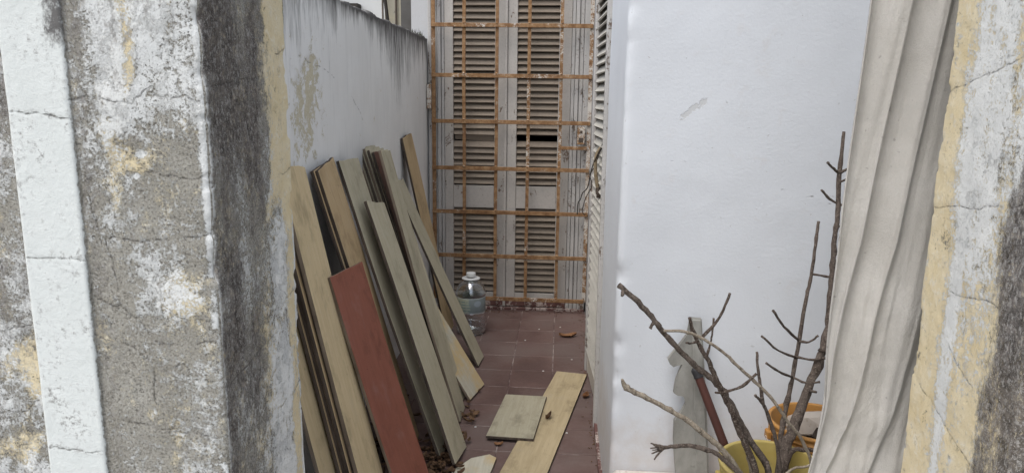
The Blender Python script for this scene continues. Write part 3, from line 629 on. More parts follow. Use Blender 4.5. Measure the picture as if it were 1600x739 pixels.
# security grille in front of the door
YG = 4.285
gr = empty('security_grille', (-.30, YG, .06)); tag(gr, 'rusty iron security grille in front of the louvred double door', 'grille')
gx = [-.757, -.577, -.386, -.198, -.010, .160]; gz = [.085, .352, .622, .885, 1.160, 1.425, 1.708, 1.99]
for i, x in enumerate(gx):
    m = MB(); hw = .011 if i in (0, 5) else .0095
    n = 9; pts = [(x + (rng.uniform(-.0015, .0015) if i not in (0, 5) else 0), YG - .001, z) for z in np.linspace(.075, 2.05, n)]
    for a, b in zip(pts[:-1], pts[1:]):
        m.add([(a[0] - hw, a[1] - .006, a[2]), (a[0] + hw, a[1] - .006, a[2]), (a[0] + hw, a[1] + .006, a[2]), (a[0] - hw, a[1] + .006, a[2]),
               (b[0] - hw, b[1] - .006, b[2]), (b[0] + hw, b[1] - .006, b[2]), (b[0] + hw, b[1] + .006, b[2]), (b[0] - hw, b[1] + .006, b[2])], BOXF[2:])
    m.build('vertical_bar', ['rust', 'rust', 'rust', 'rustm', 'rustm', 'rustp'][i], gr)
for i, z in enumerate(gz):
    m = MB(); x0, x1 = (-.768, .172) if i else (-.60, .165); h = .0115
    m.add([(x0, YG - .020, z - h), (x1 - .006, YG - .020, z - h - .004), (x1 - .006, YG - .008, z - h - .004), (x0, YG - .008, z - h), (x0, YG - .020, z + h), (x1 - .006, YG - .020, z + h - .004), (x1 - .006, YG - .008, z + h - .004), (x0, YG - .008, z + h)], BOXF)
    m.build('horizontal_bar', 'rust' if i in (1, 2, 3, 4) else 'rustm', gr, bevel=.0015)
    for x in gx[1:5]:
        if i == 0 and x < -.6: continue
        v, f = lathe([(.0001, 0), (.008, .002), (.010, .006), (.005, .010), (.0001, .013)], x, YG - .014, 7)
        mesh('weld', [(q[0] + rng.uniform(-.001, .001), q[1], q[2] + z + h - .006) for q in v], f, 'rustm', gr, (x, YG - .014, z))
m = MB(); m.box(.092, .135, YG - .028, YG - .004, 1.035, 1.135); m.box(.100, .127, YG - .0305, YG - .0285, 1.05, 1.075, mi=1); m.box(.108, .121, YG - .031, YG - .0285, 1.10, 1.115, mi=1)
m.build('lock_box', ['rustp', 'edge'], gr, bevel=.002)
m = MB(); m.box(-.002, .15, YG - .018, YG - .007, 1.002, 1.022); m.build('lock_bar', 'rustm', gr, bevel=.0015)
for z in (1.23, .40):
    m = MB(); m.box(-.797, -.770, YG - .02, YG + .03, z, z + .14); m.build('hinge', 'rustp', gr, bevel=.003)
m = MB(); m.box(.150, .168, YG - .016, YG + .03, 1.9, 1.94); m.box(-.795, -.757, YG - .002, YG + .03, 1.9, 1.94); m.build('bracket', 'rust', gr)

# ledge in front of the white wall, on which the buckets stand
m = MB(); m.box(XR + .006, 2.2, 1.318, YF - .004, -.03, .21); lg = m.build('ledge', 'ledge', base=(1.1, 1.65, 0), bevel=.012); tag(lg, 'low painted masonry ledge at the foot of the white wall', 'ledge')

# neighbour's building beyond the boundary wall
nb = empty('neighbour_house', (-2.4, 5.7, 0)); tag(nb, 'stained cream and grey neighbouring building beyond the boundary wall', 'building')
m = MB(); m.box(-1.335, -.96, 5.5, 5.7, -.03, 3.0); m.build('wall', 'neigh', nb)
m = MB(); m.box(-4.5, -1.337, 5.6, 5.8, -.03, 3.0); m.build('wall', 'nwhite', nb)
m = MB(); m.box(-1.93, -1.56, 5.54, 5.62, 1.55, 1.945); w1 = m.build('window', 'neigh', nb)
m = MB(); m.box(-1.90, -1.59, 5.532, 5.539, 1.57, 1.92); m.build('pane', 'glass', w1)
m = MB(); m.box(-2.0, -1.54, 5.50, 5.598, 1.948, 1.975); m.build('lintel', 'cable', nb)
for x, r_, ln_ in ((-1.345, .007, 0), (-1.245, .008, 0)):
    v, f = tube([(x, 5.48, .0), (x, 5.48, 1.5), (x, 5.48, 3.0)], [r_] * 3, 8); mesh('drain_pipe', v, f, 'pipe', nb, (x, 5.48, 0), True)
v, f = tube([(-1.285, 5.44, 1.5), (-1.30, 5.44, 1.85), (-1.335, 5.44, 2.2), (-1.34, 5.44, 3.0)], [.013] * 4, 8); mesh('drain_pipe', v, f, 'cable', nb, (-1.3, 5.44, 1.5), True)

# ================================================================== PLANKS
def rect_axes(a, b, c):
    ca, sa, cb, sb, cc, sc = math.cos(a), math.sin(a), math.cos(b), math.sin(b), math.cos(c), math.sin(c)
    Mx = np.array([[ca, -sa, 0], [sa, ca, 0], [0, 0, 1]]) @ np.array([[cb, 0, -sb], [0, 1, 0], [sb, 0, cb]]) @ np.array([[1, 0, 0], [0, cc, -sc], [0, sc, cc]])
    return Mx @ np.array([0, 1, 0]), Mx @ np.array([0, 0, 1]), Mx @ np.array([1, 0, 0])
pn = [0]
def plank(pose, face, edge, label, group=None, du=0, dn=0, dv=0, th=.0125, L=None, W=None, topcut=0.0, dc=0):  # thick enough that dark edges also draw the shadow lines between planks
    """pose: corner x,y,z then yaw, lean, in-plane tilt, width, length; du/dn/dv shift along width / face normal / length"""
    x, y, z, a, b, c, wd, ln = pose; wd = W or wd; ln = L or ln; pn[0] += 1; r = random.Random(pn[0] * 13)
    u, v, n = rect_axes(a, b, c + dc)
    org = np.array([x, y, z]) + du * u + dn * n + dv * v
    cen = org + u * wd / 2
    nl, nw = 14, 4; pts = []
    ch = [r.uniform(-.004, .003) * (.4 if group else 1) for _ in range(nw + 1)]; sag = r.uniform(-.007, .005)
    for k, off in enumerate((0, -th)):
        for i in range(nl + 1):
            for j in range(nw + 1):
                t = i / nl; uu = (j / nw - .5) * wd; vv = t * ln
                if i == nl: vv += ch[j] - topcut * (j / nw)
                if i == 0: vv += abs(ch[-j]) * .6
                if j in (0, nw): uu += r.uniform(-.0007, .0007)
                pts.append((off + sag * math.sin(math.pi * t), uu, vv))
    N = (nl + 1) * (nw + 1); ID = lambda k, i, j: k * N + i * (nw + 1) + j; f = []; fm = []
    for i in range(nl):
        for j in range(nw):
            f.append([ID(0, i, j), ID(0, i, j + 1), ID(0, i + 1, j + 1), ID(0, i + 1, j)]); fm.append(0)
            f.append([ID(1, i, j), ID(1, i + 1, j), ID(1, i + 1, j + 1), ID(1, i, j + 1)]); fm.append(1)
        f.append([ID(0, i, 0), ID(0, i + 1, 0), ID(1, i + 1, 0), ID(1, i, 0)]); fm.append(1)
        f.append([ID(0, i, nw), ID(1, i, nw), ID(1, i + 1, nw), ID(0, i + 1, nw)]); fm.append(1)
    for j in range(nw):
        f.append([ID(0, 0, j), ID(1, 0, j), ID(1, 0, j + 1), ID(0, 0, j + 1)]); fm.append(1)
        f.append([ID(0, nl, j), ID(0, nl, j + 1), ID(1, nl, j + 1), ID(1, nl, j)]); fm.append(1)
    me = bpy.data.meshes.new('plank'); me.from_pydata(pts, [], f); me.materials.append(M[face]); me.materials.append(M[edge]); me.polygons.foreach_set('material_index', fm); me.update()
    o = bpy.data.objects.new('plank', me); link(o)
    mw_ = Matrix((tuple(n) + (0,), tuple(u) + (0,), tuple(v) + (0,), (0, 0, 0, 1))).transposed(); mw_.translation = Vector(cen)
    lo = min((mw_ @ Vector(p)).z for p in pts); mw_.translation.z -= lo - .0005      # stand on the floor
    o.matrix_world = mw_; md = o.modifiers.new('bevel', 'BEVEL'); md.width = .0012; md.segments = 1; md.limit_method = 'ANGLE'
    return tag(o, label, 'plank', group or 'planks leaning against the boundary wall')
P1 = (-.493, 1.833, .018, .03, .247, -.093, .2, 1.125); P2 = (-.5056, 2.35, 0, .035, .239, .112, .2, 1.107); RED = (-.4485, 2.0202, 0, -.23, .298, .025, .2, .80)
P3 = (-.407, 2.394, .007, -.043, .327, -.039, .2, 1.129); P4 = (-.343, 2.32, .026, -.03, .361, -.154, .185, .978); P5 = (-.38, 2.703, .006, .015, .279, -.04, .15, 1.129)
P6 = (-.376, 3.32, .005, -.054, .436, -.034, .149, .986); P7 = (-.598, 3.747, 0, -.131, .155, .169, .143, 1.122); P8 = (-.365, 2.919, .005, -.202, .591, -.034, .191, .55)
GG = (-.468, 2.819, .002, -.134, .312, -.012, .151, 1.153)
plank(P1, 'tan', 'edge2', 'tan wood plank on top of its pile, next to the mildewed pillar')
for k in range(1, 5): plank(P1, 'tan2', 'edge', 'thin board under the tan plank, only its dark edge showing', 'thin boards piled under the tan plank', dn=-.0132 * k, du=(.0, .006, -.006, .004, -.004)[k], L=1.10 - .01 * k)
plank(P1, 'tan', 'edge2', 'tan wood plank half hidden behind the pile of thin boards', dn=-.070, du=-.098, L=1.05)
plank(P2, 'tan2', 'edge', 'brown tan plank standing behind the brick red plank')
plank(P2, 'tan2', 'edge', 'dark edged board directly behind the brown tan plank', dn=-.0132, du=-.008, L=1.10)
plank(RED, 'redp', 'edge2', 'short brick red plank leaning among the tan ones')
plank(P3, 'olive', 'edge', 'long olive grey plank overlapped by a shorter olive plank')
plank(P4, 'olive', 'edge', 'shorter olive grey plank with slanted foot, in front of the long one')
plank(P5, 'olive', 'edge2', 'narrow olive grey plank just in front of the fanned dark boards')
plank(P6, 'olive', 'edge', 'narrow olive plank sloping down to the floor beside the water bottle')
plank(P7, 'tan2', 'edge', 'tallest tan plank, leaning in the corner by the iron grille', topcut=.004)
plank(P8, 'marble', 'edge2', 'short pale plank with ochre stain, splayed out on the floor')
for k in range(5): plank(GG, 'olive', 'edge' if k % 2 else 'edge2', 'thin dark edged board in the fanned pile against the wall', 'thin boards fanned against the wall', dn=-.012 + .0155 * k, du=.003 * k, dv=-.004 * k, L=1.153 - .006 * k)
plank(GG, 'redd', 'edge', 'brown red board in front of the fanned dark boards', dn=.0665, du=-.012, L=1.13, W=.085)
# planks lying on the floor
def flat(name, pts, z, th, face, edge, label, tilt=None, cat='plank', group=None):
    n = len(pts); zz = tilt or [0] * n
    v = [(x, y, z + q) for (x, y), q in zip(pts, zz)] + [(x, y, z + q + th) for (x, y), q in zip(pts, zz)]
    f = [list(range(n))[::-1], [n + i for i in range(n)]] + [[i, (i + 1) % n, n + (i + 1) % n, n + i] for i in range(n)]
    a = np.array(pts); d = np.array(pts[1]) - np.array(pts[0])
    o = mesh(name, v, f, [face, edge], base=(a[:, 0].mean(), a[:, 1].mean(), z), fm=[1, 0] + [1] * n)
    me = o.data; md = o.modifiers.new('bevel', 'BEVEL'); md.width = .0012; md.segments = 1; md.limit_method = 'ANGLE'
    return tag(o, label, cat, group)
def mat_flat(face, ang):    # same wood with its grain turned to run along the board
    m = M[face].copy(); nt = m.node_tree
    tcn = [n for n in nt.nodes if n.type == 'TEX_COORD'][0]; va = [n for n in nt.nodes if n.type == 'VECT_MATH'][0]
    mp = nt.nodes.new('ShaderNodeMapping'); mp.inputs['Rotation'].default_value = (R(90), 0, 0); mp0 = nt.nodes.new('ShaderNodeMapping'); mp0.inputs['Rotation'].default_value = (0, 0, R(ang)); 
    nt.links.new(tcn.outputs['Object'], mp0.inputs[0]); sp = nt.nodes.new('ShaderNodeSeparateXYZ'); cb = nt.nodes.new('ShaderNodeCombineXYZ')
    nt.links.new(mp0.outputs[0], sp.inputs[0]); nt.links.new(sp.outputs[2], cb.inputs[0]); nt.links.new(sp.outputs[0], cb.inputs[1]); nt.links.new(sp.outputs[1], cb.inputs[2])
    nt.links.new(cb.outputs[0], va.inputs[2]); return m
M['tan_floor'] = mat_plank('floor_tan_wood', (.36, .29, .175), (.43, .35, .22)); M['olive_floor'] = mat_plank('floor_olive_wood', (.33, .30, .215), (.39, .36, .27)); M['marble_floor'] = M['marble']  # darker copies of the tan and olive wood for the floor planks
M['tan_flat'] = mat_flat('tan_floor', 9); M['olive_flat'] = mat_flat('olive_floor', 5); M['marble_flat'] = mat_flat('marble', 0)
flat('plank', [(-.240, 2.05), (-.075, 2.02), (.150, 3.265), (.005, 3.292)], .0008, .0105, 'tan_flat', 'edge', 'long tan plank lying flat on the red tiles', group='planks lying on the floor')
flat('plank', [(-.262, 2.566), (-.078, 2.556), (-.036, 2.962), (-.216, 2.968)], .0118, .0105, 'olive_flat', 'edge', 'short olive plank piece lying on the long floor plank', group='planks lying on the floor')
flat('plank', [(-.42, 2.10), (-.245, 2.06), (-.207, 2.42), (-.235, 2.445), (-.30, 2.41), (-.345, 2.33)], .0008, .010, 'marble_flat', 'edge2', 'pale broken board corner lying beside the long floor plank', group='planks lying on the floor')

# ================================================================== WATER BOTTLE
bx_, by_ = -.482, 3.86
bt = empty('water_bottle', (bx_, by_, 0)); tag(bt, 'large clear plastic water bottle with blue green label and white cap', 'bottle')
pf = [(.001, .004), (.060, .001), (.075, .006), (.082, .02)]
for k in range(7): z = .03 + k * .013; pf += [(.082, z), (.0795, z + .0065)]
pf += [(.083, .124), (.083, .128), (.0805, .13), (.0805, .218), (.083, .222), (.083, .235), (.079, .255), (.068, .277), (.052, .294), (.034, .305), (.026, .309), (.0245, .318), (.0245, .330)]
v, f = lathe(pf, bx_, by_, 36); mesh('body', v, f, 'clear', bt, (bx_, by_, 0), True)
v, f = lathe([(.0812, .132), (.0816, .133), (.0818, .215), (.0812, .216)], bx_, by_, 36); mesh('label', v, f, 'label', bt, (bx_, by_, .174), True)
v, f = lathe([(.001, .346), (.024, .346), (.0262, .343), (.0262, .326), (.0245, .326)], bx_, by_, 24); mesh('cap', v, f, 'capw', bt, (bx_, by_, .326), False)
v, f = lathe([(.026, .313), (.046, .311), (.050, .314), (.046, .318), (.026, .318)], bx_, by_, 24, 1.05); mesh('handle_ring', v, f, 'capw', bt, (bx_, by_, .311), True)

# ================================================================== BUCKETS
def bucket(cx, cy, z0, rt, rb, h, mat, label, fill):
    b = empty('bucket', (cx, cy, z0)); tag(b, label, 'bucket', 'buckets on the ledge')
    pf = [(.001, z0), (rb, z0), (rb + .002, z0 + .004)] + [(rb + (rt - rb) * t, z0 + h * t) for t in (.3, .6, .8)]
    for t in (.84, .90): r_ = rb + (rt - rb) * t; pf += [(r_, z0 + h * t), (r_ + .005, z0 + h * t + .002), (r_ + .005, z0 + h * t + .005), (r_ + .001, z0 + h * t + .007)]
    pf += [(rt, z0 + h - .010), (rt + .006, z0 + h - .008), (rt + .006, z0 + h - .001), (rt + .003, z0 + h), (rt - .003, z0 + h), (rt - .004, z0 + h - .004)]
    pf += [(rb + (rt - rb) * t - .004, z0 + h * t) for t in (.8, .4)] + [(rb - .003, z0 + .006), (.001, z0 + .006)]
    v, f = lathe(pf, cx, cy, 40); mesh('body', v, f, mat, b, (cx, cy, z0), True)
    for s_ in (-1, 1):
        lx = cx + s_ * (rt + .006); m = MB(); m.box(lx - .006, lx + .008, cy - .012, cy + .012, z0 + h - .055, z0 + h - .03); m.build('handle_lug', mat, b, bevel=.003)
    pts = [(cx + s_ * (rt + .012), cy - a_, z0 + h - .043 - d_) for s_, a_, d_ in ((-1, 0, 0), (-.9, .05, .03), (-.45, .115, .07), (0, .135, .085), (.45, .115, .07), (.9, .05, .03), (1, 0, 0))]
    v, f = tube(pts, [.0028] * 7, 6); mesh('bail_handle', v, f, 'rustp', b, (cx, cy, z0 + h - .1), True)
    rf = rb + (rt - rb) * fill[0] - .0055; zf = z0 + h * fill[0]; n = 24; vv = [(cx, cy, zf + .012)]; ff = []
    rr = random.Random(5)
    for q in (.35, .7, 1.0):
        for k in range(n): t = 2 * math.pi * k / n; vv.append((cx + rf * q * math.cos(t), cy + rf * q * math.sin(t), zf + rr.uniform(-.006, .012) * (q < 1)))
    ff += [[0, 1 + k, 1 + (k + 1) % n] for k in range(n)]
    for q in (0, 1):
        for k in range(n): k2 = (k + 1) % n; ff.append([1 + q * n + k, 1 + (q + 1) * n + k, 1 + (q + 1) * n + k2, 1 + q * n + k2])
    mesh('contents', vv, ff, fill[1], b, (cx, cy, zf)); return b
ZL = .2105
bucket(.520, 1.630, ZL, .116, .090, .240, 'yellowp', 'yellow plastic bucket holding the dead branches', (.55, 'soil'))
bucket(.690, 1.828, ZL, .116, .090, .262, 'orangep', 'orange plastic bucket filled with rubble behind the branches', (.74, 'mortar'))
# rubble in the orange bucket
def rock(name, c, sz, mat, label, cat, group, seed):
    bm = bmesh.new(); bmesh.ops.create_icosphere(bm, subdivisions=2, radius=1); r = random.Random(seed)
    ph = [r.uniform(0, 6) for _ in range(6)]
    for q in bm.verts:
        p = q.co; k = 1 + .14 * math.sin(4 * p.x + ph[0]) * math.sin(3.4 * p.y + ph[1]) + .12 * math.sin(5 * p.z + ph[2]) + r.uniform(-.05, .05)
        q.co = Vector([max(-.72, min(.72, e * k)) * s_ for e, s_ in zip(p, sz)])
    me = bpy.data.meshes.new(name); bm.to_mesh(me); bm.free(); me.materials.append(M[mat]); o = bpy.data.objects.new(name, me); link(o); o.location = c
    o.rotation_euler = (r.uniform(-.5, .5), r.uniform(-.5, .5), r.uniform(0, 3)); return tag(o, label, cat, group)
rock('mortar_lump', (.705, 1.872, .442), (.095, .060, .046), 'mortar', 'pale crusty mortar lump on top of the orange bucket rubble', 'rubble', None, 3)
rock('stone', (.752, 1.885, .478), (.040, .030, .024), 'bark3', 'dark flat stone poking above the pale mortar lump', 'stone', None, 4)
for k, (x, y, z, s_) in enumerate(((.665, 1.765, .425, .034), (.71, 1.765, .432, .038), (.64, 1.80, .422, .030), (.75, 1.79, .44, .036), (.695, 1.80, .446, .034), (.735, 1.76, .435, .03))):
    rock('char_lump', (x, y, z), (s_, s_ * .7, s_ * .5), 'soil', 'black charred lump of debris inside the orange bucket', 'debris', 'black debris in the orange bucket', 10 + k)

# ================================================================== BRANCHES
def branch(name, pts, rads, mat, label, twigs=(), wob=.10, sides=8, knots=.10, base=None):
    v, f = tube(pts, [q * .74 for q in rads], 9, wob, len(label), 5, knots)
    b = base or pts[0]; o = mesh(name, v, f, mat, None, b, True); tag(o, label, 'branch', 'dead branches standing in the yellow bucket')
    for i, (tp, tr) in enumerate(twigs):
        tr = list(tr); tr[-1] *= 1.3; v, f = tube(tp, [q * .9 for q in tr], 7, .14, i + 3, 4, .12); mesh('twig', v, f, mat, o, tp[0], True)
        tip = Vector(tp[-1])
    return o
def rads(n, a, b): return [a + (b - a) * i / (n - 1) for i in range(n)]
def tw(*ps, r=(.0036, .0026)): return (list(ps), rads(len(ps), *r))
b1 = [(.555, 1.64, .30), (.534, 1.6, .356), (.501, 1.595, .455), (.442, 1.589, .545), (.409, 1.584, .602), (.383, 1.578, .647), (.355, 1.573, .678), (.308, 1.567, .717), (.268, 1.562, .757), (.238, 1.556, .791), (.218, 1.551, .817), (.186, 1.545, .853), (.133, 1.54, .9)]
branch('dead_branch', b1, [.011, .011, .011, .011, .0105, .010, .009, .0085, .0085, .008, .008, .0082, .0088], 'bark', 'long grey branch reaching out over the corner of the white wall, tip cut blunt',
       [tw((.218, 1.55, .818), (.21, 1.55, .808), (.207, 1.55, .801), r=(.004, .003)), tw((.144, 1.54, .89), (.14, 1.53, .879), r=(.004, .003)), tw((.24, 1.556, .789), (.236, 1.54, .80), r=(.004, .003))])
b1b = [(.50, 1.60, .30), (.488, 1.57, .372), (.458, 1.562, .485), (.424, 1.554, .555), (.397, 1.547, .618), (.369, 1.539, .666), (.354, 1.531, .695), (.332, 1.523, .742), (.304, 1.516, .788), (.289, 1.508, .822), (.283, 1.5, .843)]
branch('dead_branch', b1b, [.010, .010, .010, .0095, .009, .008, .0075, .007, .0062, .0055, .0045], 'bark3', 'dark forked branch with thin upright twigs, crossing the grey cement board',
       [tw((.31, 1.51, .793), (.337, 1.503, .831), (.351, 1.497, .863), (.361, 1.49, .903)), tw((.328, 1.52, .749), (.334, 1.523, .775), (.338, 1.527, .798), (.34, 1.53, .835), r=(.003, .002)),
        tw((.303, 1.51, .788), (.29, 1.505, .785), (.278, 1.5, .788), r=(.003, .002)), tw((.371, 1.53, .665), (.408, 1.515, .688), (.431, 1.5, .723)), tw((.374, 1.53, .665), (.35, 1.51, .673), r=(.003, .002))])
b2 = [(.565, 1.60, .34), (.607, 1.56, .433), (.584, 1.551, .497), (.551, 1.542, .561), (.514, 1.533, .606), (.471, 1.524, .663), (.424, 1.515, .708), (.391, 1.506, .738), (.357, 1.497, .771), (.313, 1.488, .801), (.27, 1.479, .819), (.225, 1.47, .822)]
branch('dead_branch', b2, rads(12, .0055, .0042), 'bark2', 'long thin pale branch arching across the other branches', wob=.07)
b3 = [(.50, 1.60, .30), (.477, 1.56, .377), (.427, 1.552, .461), (.397, 1.545, .505), (.349, 1.538, .553), (.297, 1.53, .595), (.245, 1.522, .628), (.194, 1.515, .656), (.157, 1.508, .677), (.145, 1.5, .699)]
branch('dead_branch', b3, [.010, .010, .0095, .009, .0088, .0082, .0075, .0075, .0085, .0035], 'bark2', 'pale lichen grey branch ending in a hooked snapped tip')
b4 = [(.47, 1.58, .30), (.454, 1.54, .372), (.424, 1.528, .465), (.385, 1.517, .508), (.35, 1.505, .536), (.299, 1.493, .553), (.249, 1.482, .554), (.229, 1.47, .553)]
branch('dead_branch', b4, rads(8, .009, .0055), 'bark', 'drooping branch whose end is frayed into splinters',
       [tw((.243, 1.475, .557), (.225, 1.473, .562), (.21, 1.47, .567), r=(.003, .0012)), tw((.241, 1.475, .555), (.222, 1.473, .556), (.21, 1.47, .555), r=(.003, .0012)), tw((.239, 1.475, .554), (.221, 1.473, .545), (.213, 1.47, .543), r=(.003, .0012)),
        tw((.238, 1.475, .552), (.226, 1.468, .542), (.218, 1.46, .534), r=(.003, .0012)), tw((.243, 1.475, .557), (.223, 1.468, .561), (.213, 1.46, .570), r=(.0025, .001)), tw((.242, 1.476, .556), (.228, 1.475, .551), (.215, 1.476, .548), r=(.0025, .001))])
b5 = [(.55, 1.66, .30), (.558, 1.687, .426), (.565, 1.713, .483), (.581, 1.74, .554), (.598, 1.767, .609), (.615, 1.793, .703), (.632, 1.82, .805), (.648, 1.847, .845), (.662, 1.873, .936), (.674, 1.9, .993)]
branch('dead_branch', b5, rads(10, .0095, .0048), 'bark', 'slim upright branch with paired side twigs against the white wall',
       [tw((.612, 1.787, .706), (.564, 1.76, .749), (.528, 1.74, .796)), tw((.612, 1.787, .704), (.635, 1.78, .705), (.657, 1.78, .723)), tw((.607, 1.778, .664), (.548, 1.737, .695), (.5, 1.72, .736)), tw((.607, 1.778, .665), (.636, 1.737, .674), (.685, 1.72, .692)),
        tw((.597, 1.763, .617), (.546, 1.718, .648), (.51, 1.7, .675)), tw((.597, 1.763, .617), (.618, 1.728, .617), (.649, 1.72, .624)), tw((.652, 1.853, .864), (.698, 1.85, .857), (.733, 1.84, .856))])
b6 = [(.53, 1.61, .29), (.538, 1.62, .327), (.55, 1.646, .422), (.567, 1.672, .475), (.591, 1.698, .522), (.619, 1.723, .591), (.655, 1.749, .67), (.676, 1.775, .726), (.685, 1.801, .819), (.692, 1.827, .913), (.701, 1.852, .988), (.711, 1.878, 1.044), (.716, 1.904, 1.122), (.727, 1.93, 1.224)]
branch('dead_branch', b6, [.021, .021, .021, .019, .0175, .0165, .014, .0115, .0098, .009, .0085, .0082, .0075, .005], 'bark', 'thickest and tallest branch, forked, leaning back beside the curtain',
       [tw((.715, 1.902, 1.119), (.691, 1.89, 1.135), (.675, 1.88, 1.148)), tw((.715, 1.9, 1.119), (.732, 1.89, 1.134), (.749, 1.88, 1.154)), tw((.713, 1.893, 1.097), (.729, 1.88, 1.108)), tw((.711, 1.88, 1.043), (.685, 1.87, 1.057), (.659, 1.86, 1.08)),
        tw((.711, 1.88, 1.041), (.729, 1.875, 1.042), (.747, 1.87, 1.048)), tw((.701, 1.855, .986), (.724, 1.865, .989), (.745, 1.86, .994)), tw((.693, 1.83, .92), (.714, 1.85, .918)), tw((.622, 1.725, .598), (.635, 1.7, .605)),
        ([(.66, 1.752, .69), (.676, 1.772, .735), (.698, 1.79, .787), (.72, 1.81, .854), (.738, 1.83, .91), (.753, 1.85, .964)], [.012, .0115, .010, .0085, .007, .006])])
b8 = [(.54, 1.61, .30), (.538, 1.585, .382), (.514, 1.58, .519), (.492, 1.575, .582), (.472, 1.57, .624), (.458, 1.565, .64), (.449, 1.56, .649)]
branch('dead_branch', b8, rads(7, .0075, .0038), 'bark', 'small forked twig standing between the larger branches', [tw((.473, 1.568, .622), (.461, 1.567, .672), (.453, 1.568, .71), (.449, 1.57, .748), r=(.0042, .0028)), tw((.486, 1.573, .595), (.47, 1.56, .628), (.462, 1.555, .645), r=(.003, .002))])
branch('dead_branch', [(.52, 1.62, .30), (.532, 1.6, .389), (.551, 1.59, .497), (.574, 1.58, .511), (.602, 1.57, .517)], rads(5, .007, .0065), 'bark3', 'short bent branch stub lying level at the bucket rim')
branch('dead_branch', [(.48, 1.60, .30), (.493, 1.56, .362), (.532, 1.55, .469), (.573, 1.54, .493), (.582, 1.53, .506)], rads(5, .0045, .004), 'bark2', 'thin pale stick bent over just inside the yellow bucket')
branch('dead_branch', [(.46, 1.60, .31), (.468, 1.58, .42), (.452, 1.572, .49), (.447, 1.568, .505)], rads(4, .010, .009), 'bark2', 'short thick pale stump at the foot of the dark forked branch')
branch('dead_branch', [(.52, 1.56, .30), (.50, 1.545, .42), (.487, 1.54, .475), (.483, 1.54, .50)], rads(4, .008, .006), 'bark', 'short grey stub standing low in the yellow bucket')
v, f = tube([(.635, 1.545, .30), (.61, 1.54, .42), (.602, 1.535, .455), (.598, 1.53, .475)], [.010, .012, .013, .007], 8, .15, 4); bo = mesh('plastic_wad', v, f, 'bluep', None, (.635, 1.545, .30), True)
tag(bo, 'crumpled blue grey plastic scrap at the yellow bucket rim', 'plastic scrap')

# ================================================================== CEMENT BOARD AND TOOL HANDLE
sl_ = [(.403, .701), (.376, .702), (.371, .695), (.366, .655), (.34, .617), (.315, .582), (.321, .569), (.332, .56), (.345, .566), (.357, .568), (.348, .545), (.34, .519), (.336, .484), (.347, .477), (.364, .475), (.372, .454), (.361, .43), (.342, .401), (.342, .345), (.350, .27), (.356, .213), (.451, .213), (.429, .46)]
n = len(sl_); lean = lambda z, d: 1.955 + (z - .21) * .045 - d
v = [(x, lean(z, .016), z) for x, z in sl_] + [(x, lean(z, 0), z) for x, z in sl_]
f = [list(range(n)), [2 * n - 1 - i for i in range(n)]] + [[i, n + i, n + (i + 1) % n, (i + 1) % n] for i in range(n)]
cb = mesh('cement_board', v, f, 'fibre', None, (.40, 1.95, .2115)); cb.location.z = .2105
tag(cb, 'broken grey cement board with jagged edge leaning on the white wall', 'board')
m = MB(); m.add([(.376, 1.957, .70), (.402, 1.957, .699), (.448, 1.934, .213), (.412, 1.934, .213), (.376, 1.967, .70), (.402, 1.967, .699), (.448, 1.945, .213), (.412, 1.945, .213)], [[0, 3, 2, 1], [4, 5, 6, 7], [0, 1, 5, 4], [1, 2, 6, 5], [2, 3, 7, 6], [3, 0, 4, 7]])
m.build('rib', 'fibre', cb, bevel=.003)
hd = empty('tool_handle', (.532, 1.80, .2105)); tag(hd, 'dark red brown wooden tool handle with black grip leaning on the board', 'handle')
a, b = Vector((.532, 1.80, .2115)), Vector((.384, 1.915, .575)); L_ = lambda t: a.lerp(b, t)
v, f = tube([L_(.45), L_(.6), L_(.8), L_(.96)], [.0118] * 4, 12); mesh('shaft', v, f, 'handle', hd, L_(.45), True)
v, f = tube([L_(.0), L_(.2), L_(.449)], [.0122] * 3, 12); mesh('collar', v, f, 'cream', hd, L_(0), True)
v, f = tube([L_(.93), L_(.95), L_(.97), L_(.985), L_(1.0)], [.0135, .0128, .0140, .0138, .009], 12); mesh('grip', v, f, 'black', hd, L_(.93), True)

# ================================================================== CURTAIN
nz = 150; zc = np.linspace(.26, 2.25, nz)
rid = [.545, .590, .656, .735, .82, .90, .985, 1.07]; amp = (.024, .032, .013, .013, .013, .013, .013)
qs = np.concatenate([np.linspace(0, .2, 9)[:-1], np.linspace(.2, 1, 26)[:-1]])
xl = .543 + .008 * np.sin(zc * 5.1 - .6) - .03 * sstep(.75, .45, zc)
shift = np.where(zc > 1.04, .075 * (zc - 1.04), .17 * (zc - 1.04))
bnd = []
for k, c in enumerate(rid):
    d = c - .553 + shift + .008 * (fbm(zc * 3, zc * 0 + k * 7.7, 2, 31) - .5); bnd.append(xl + np.log1p(np.exp(d / .010)) * .010 if k else xl)
XC, YC = [], []
for k in range(len(rid) - 1):
    for q in qs:
        x = bnd[k] + (bnd[k + 1] - bnd[k]) * (q if q > .2 else q * .55 + q * q * 2.25)
        prof = sstep(.12, 1.0, q) + (1 - sstep(.0, .2, q))
        w_ = np.clip((bnd[k + 1] - bnd[k]) / .06, .15, 1.0)
        XC.append(x); YC.append((1.404, 1.412, 1.394, 1.394, 1.394, 1.394, 1.394)[k] - amp[k] * w_ * prof * (.72 + .56 * fbm(zc * 1.6, zc * 0 + 3.3, 2, 5)))
XC = np.array(XC); YC = np.array(YC); ZC = np.repeat(zc[None], len(XC), 0)
YC = YC + .022 * (fbm(XC * 22 - ZC * 2.4, ZC * 1.0, 3, 401) - .5) + .011 * (fbm(XC * 48 - ZC * 5, ZC * 2.2, 3, 405) - .5) + .006 * (fbm(XC * 60 + ZC * 40, ZC * 12 - XC * 30, 2, 409) - .5) * sstep(1.25, .5, ZC)
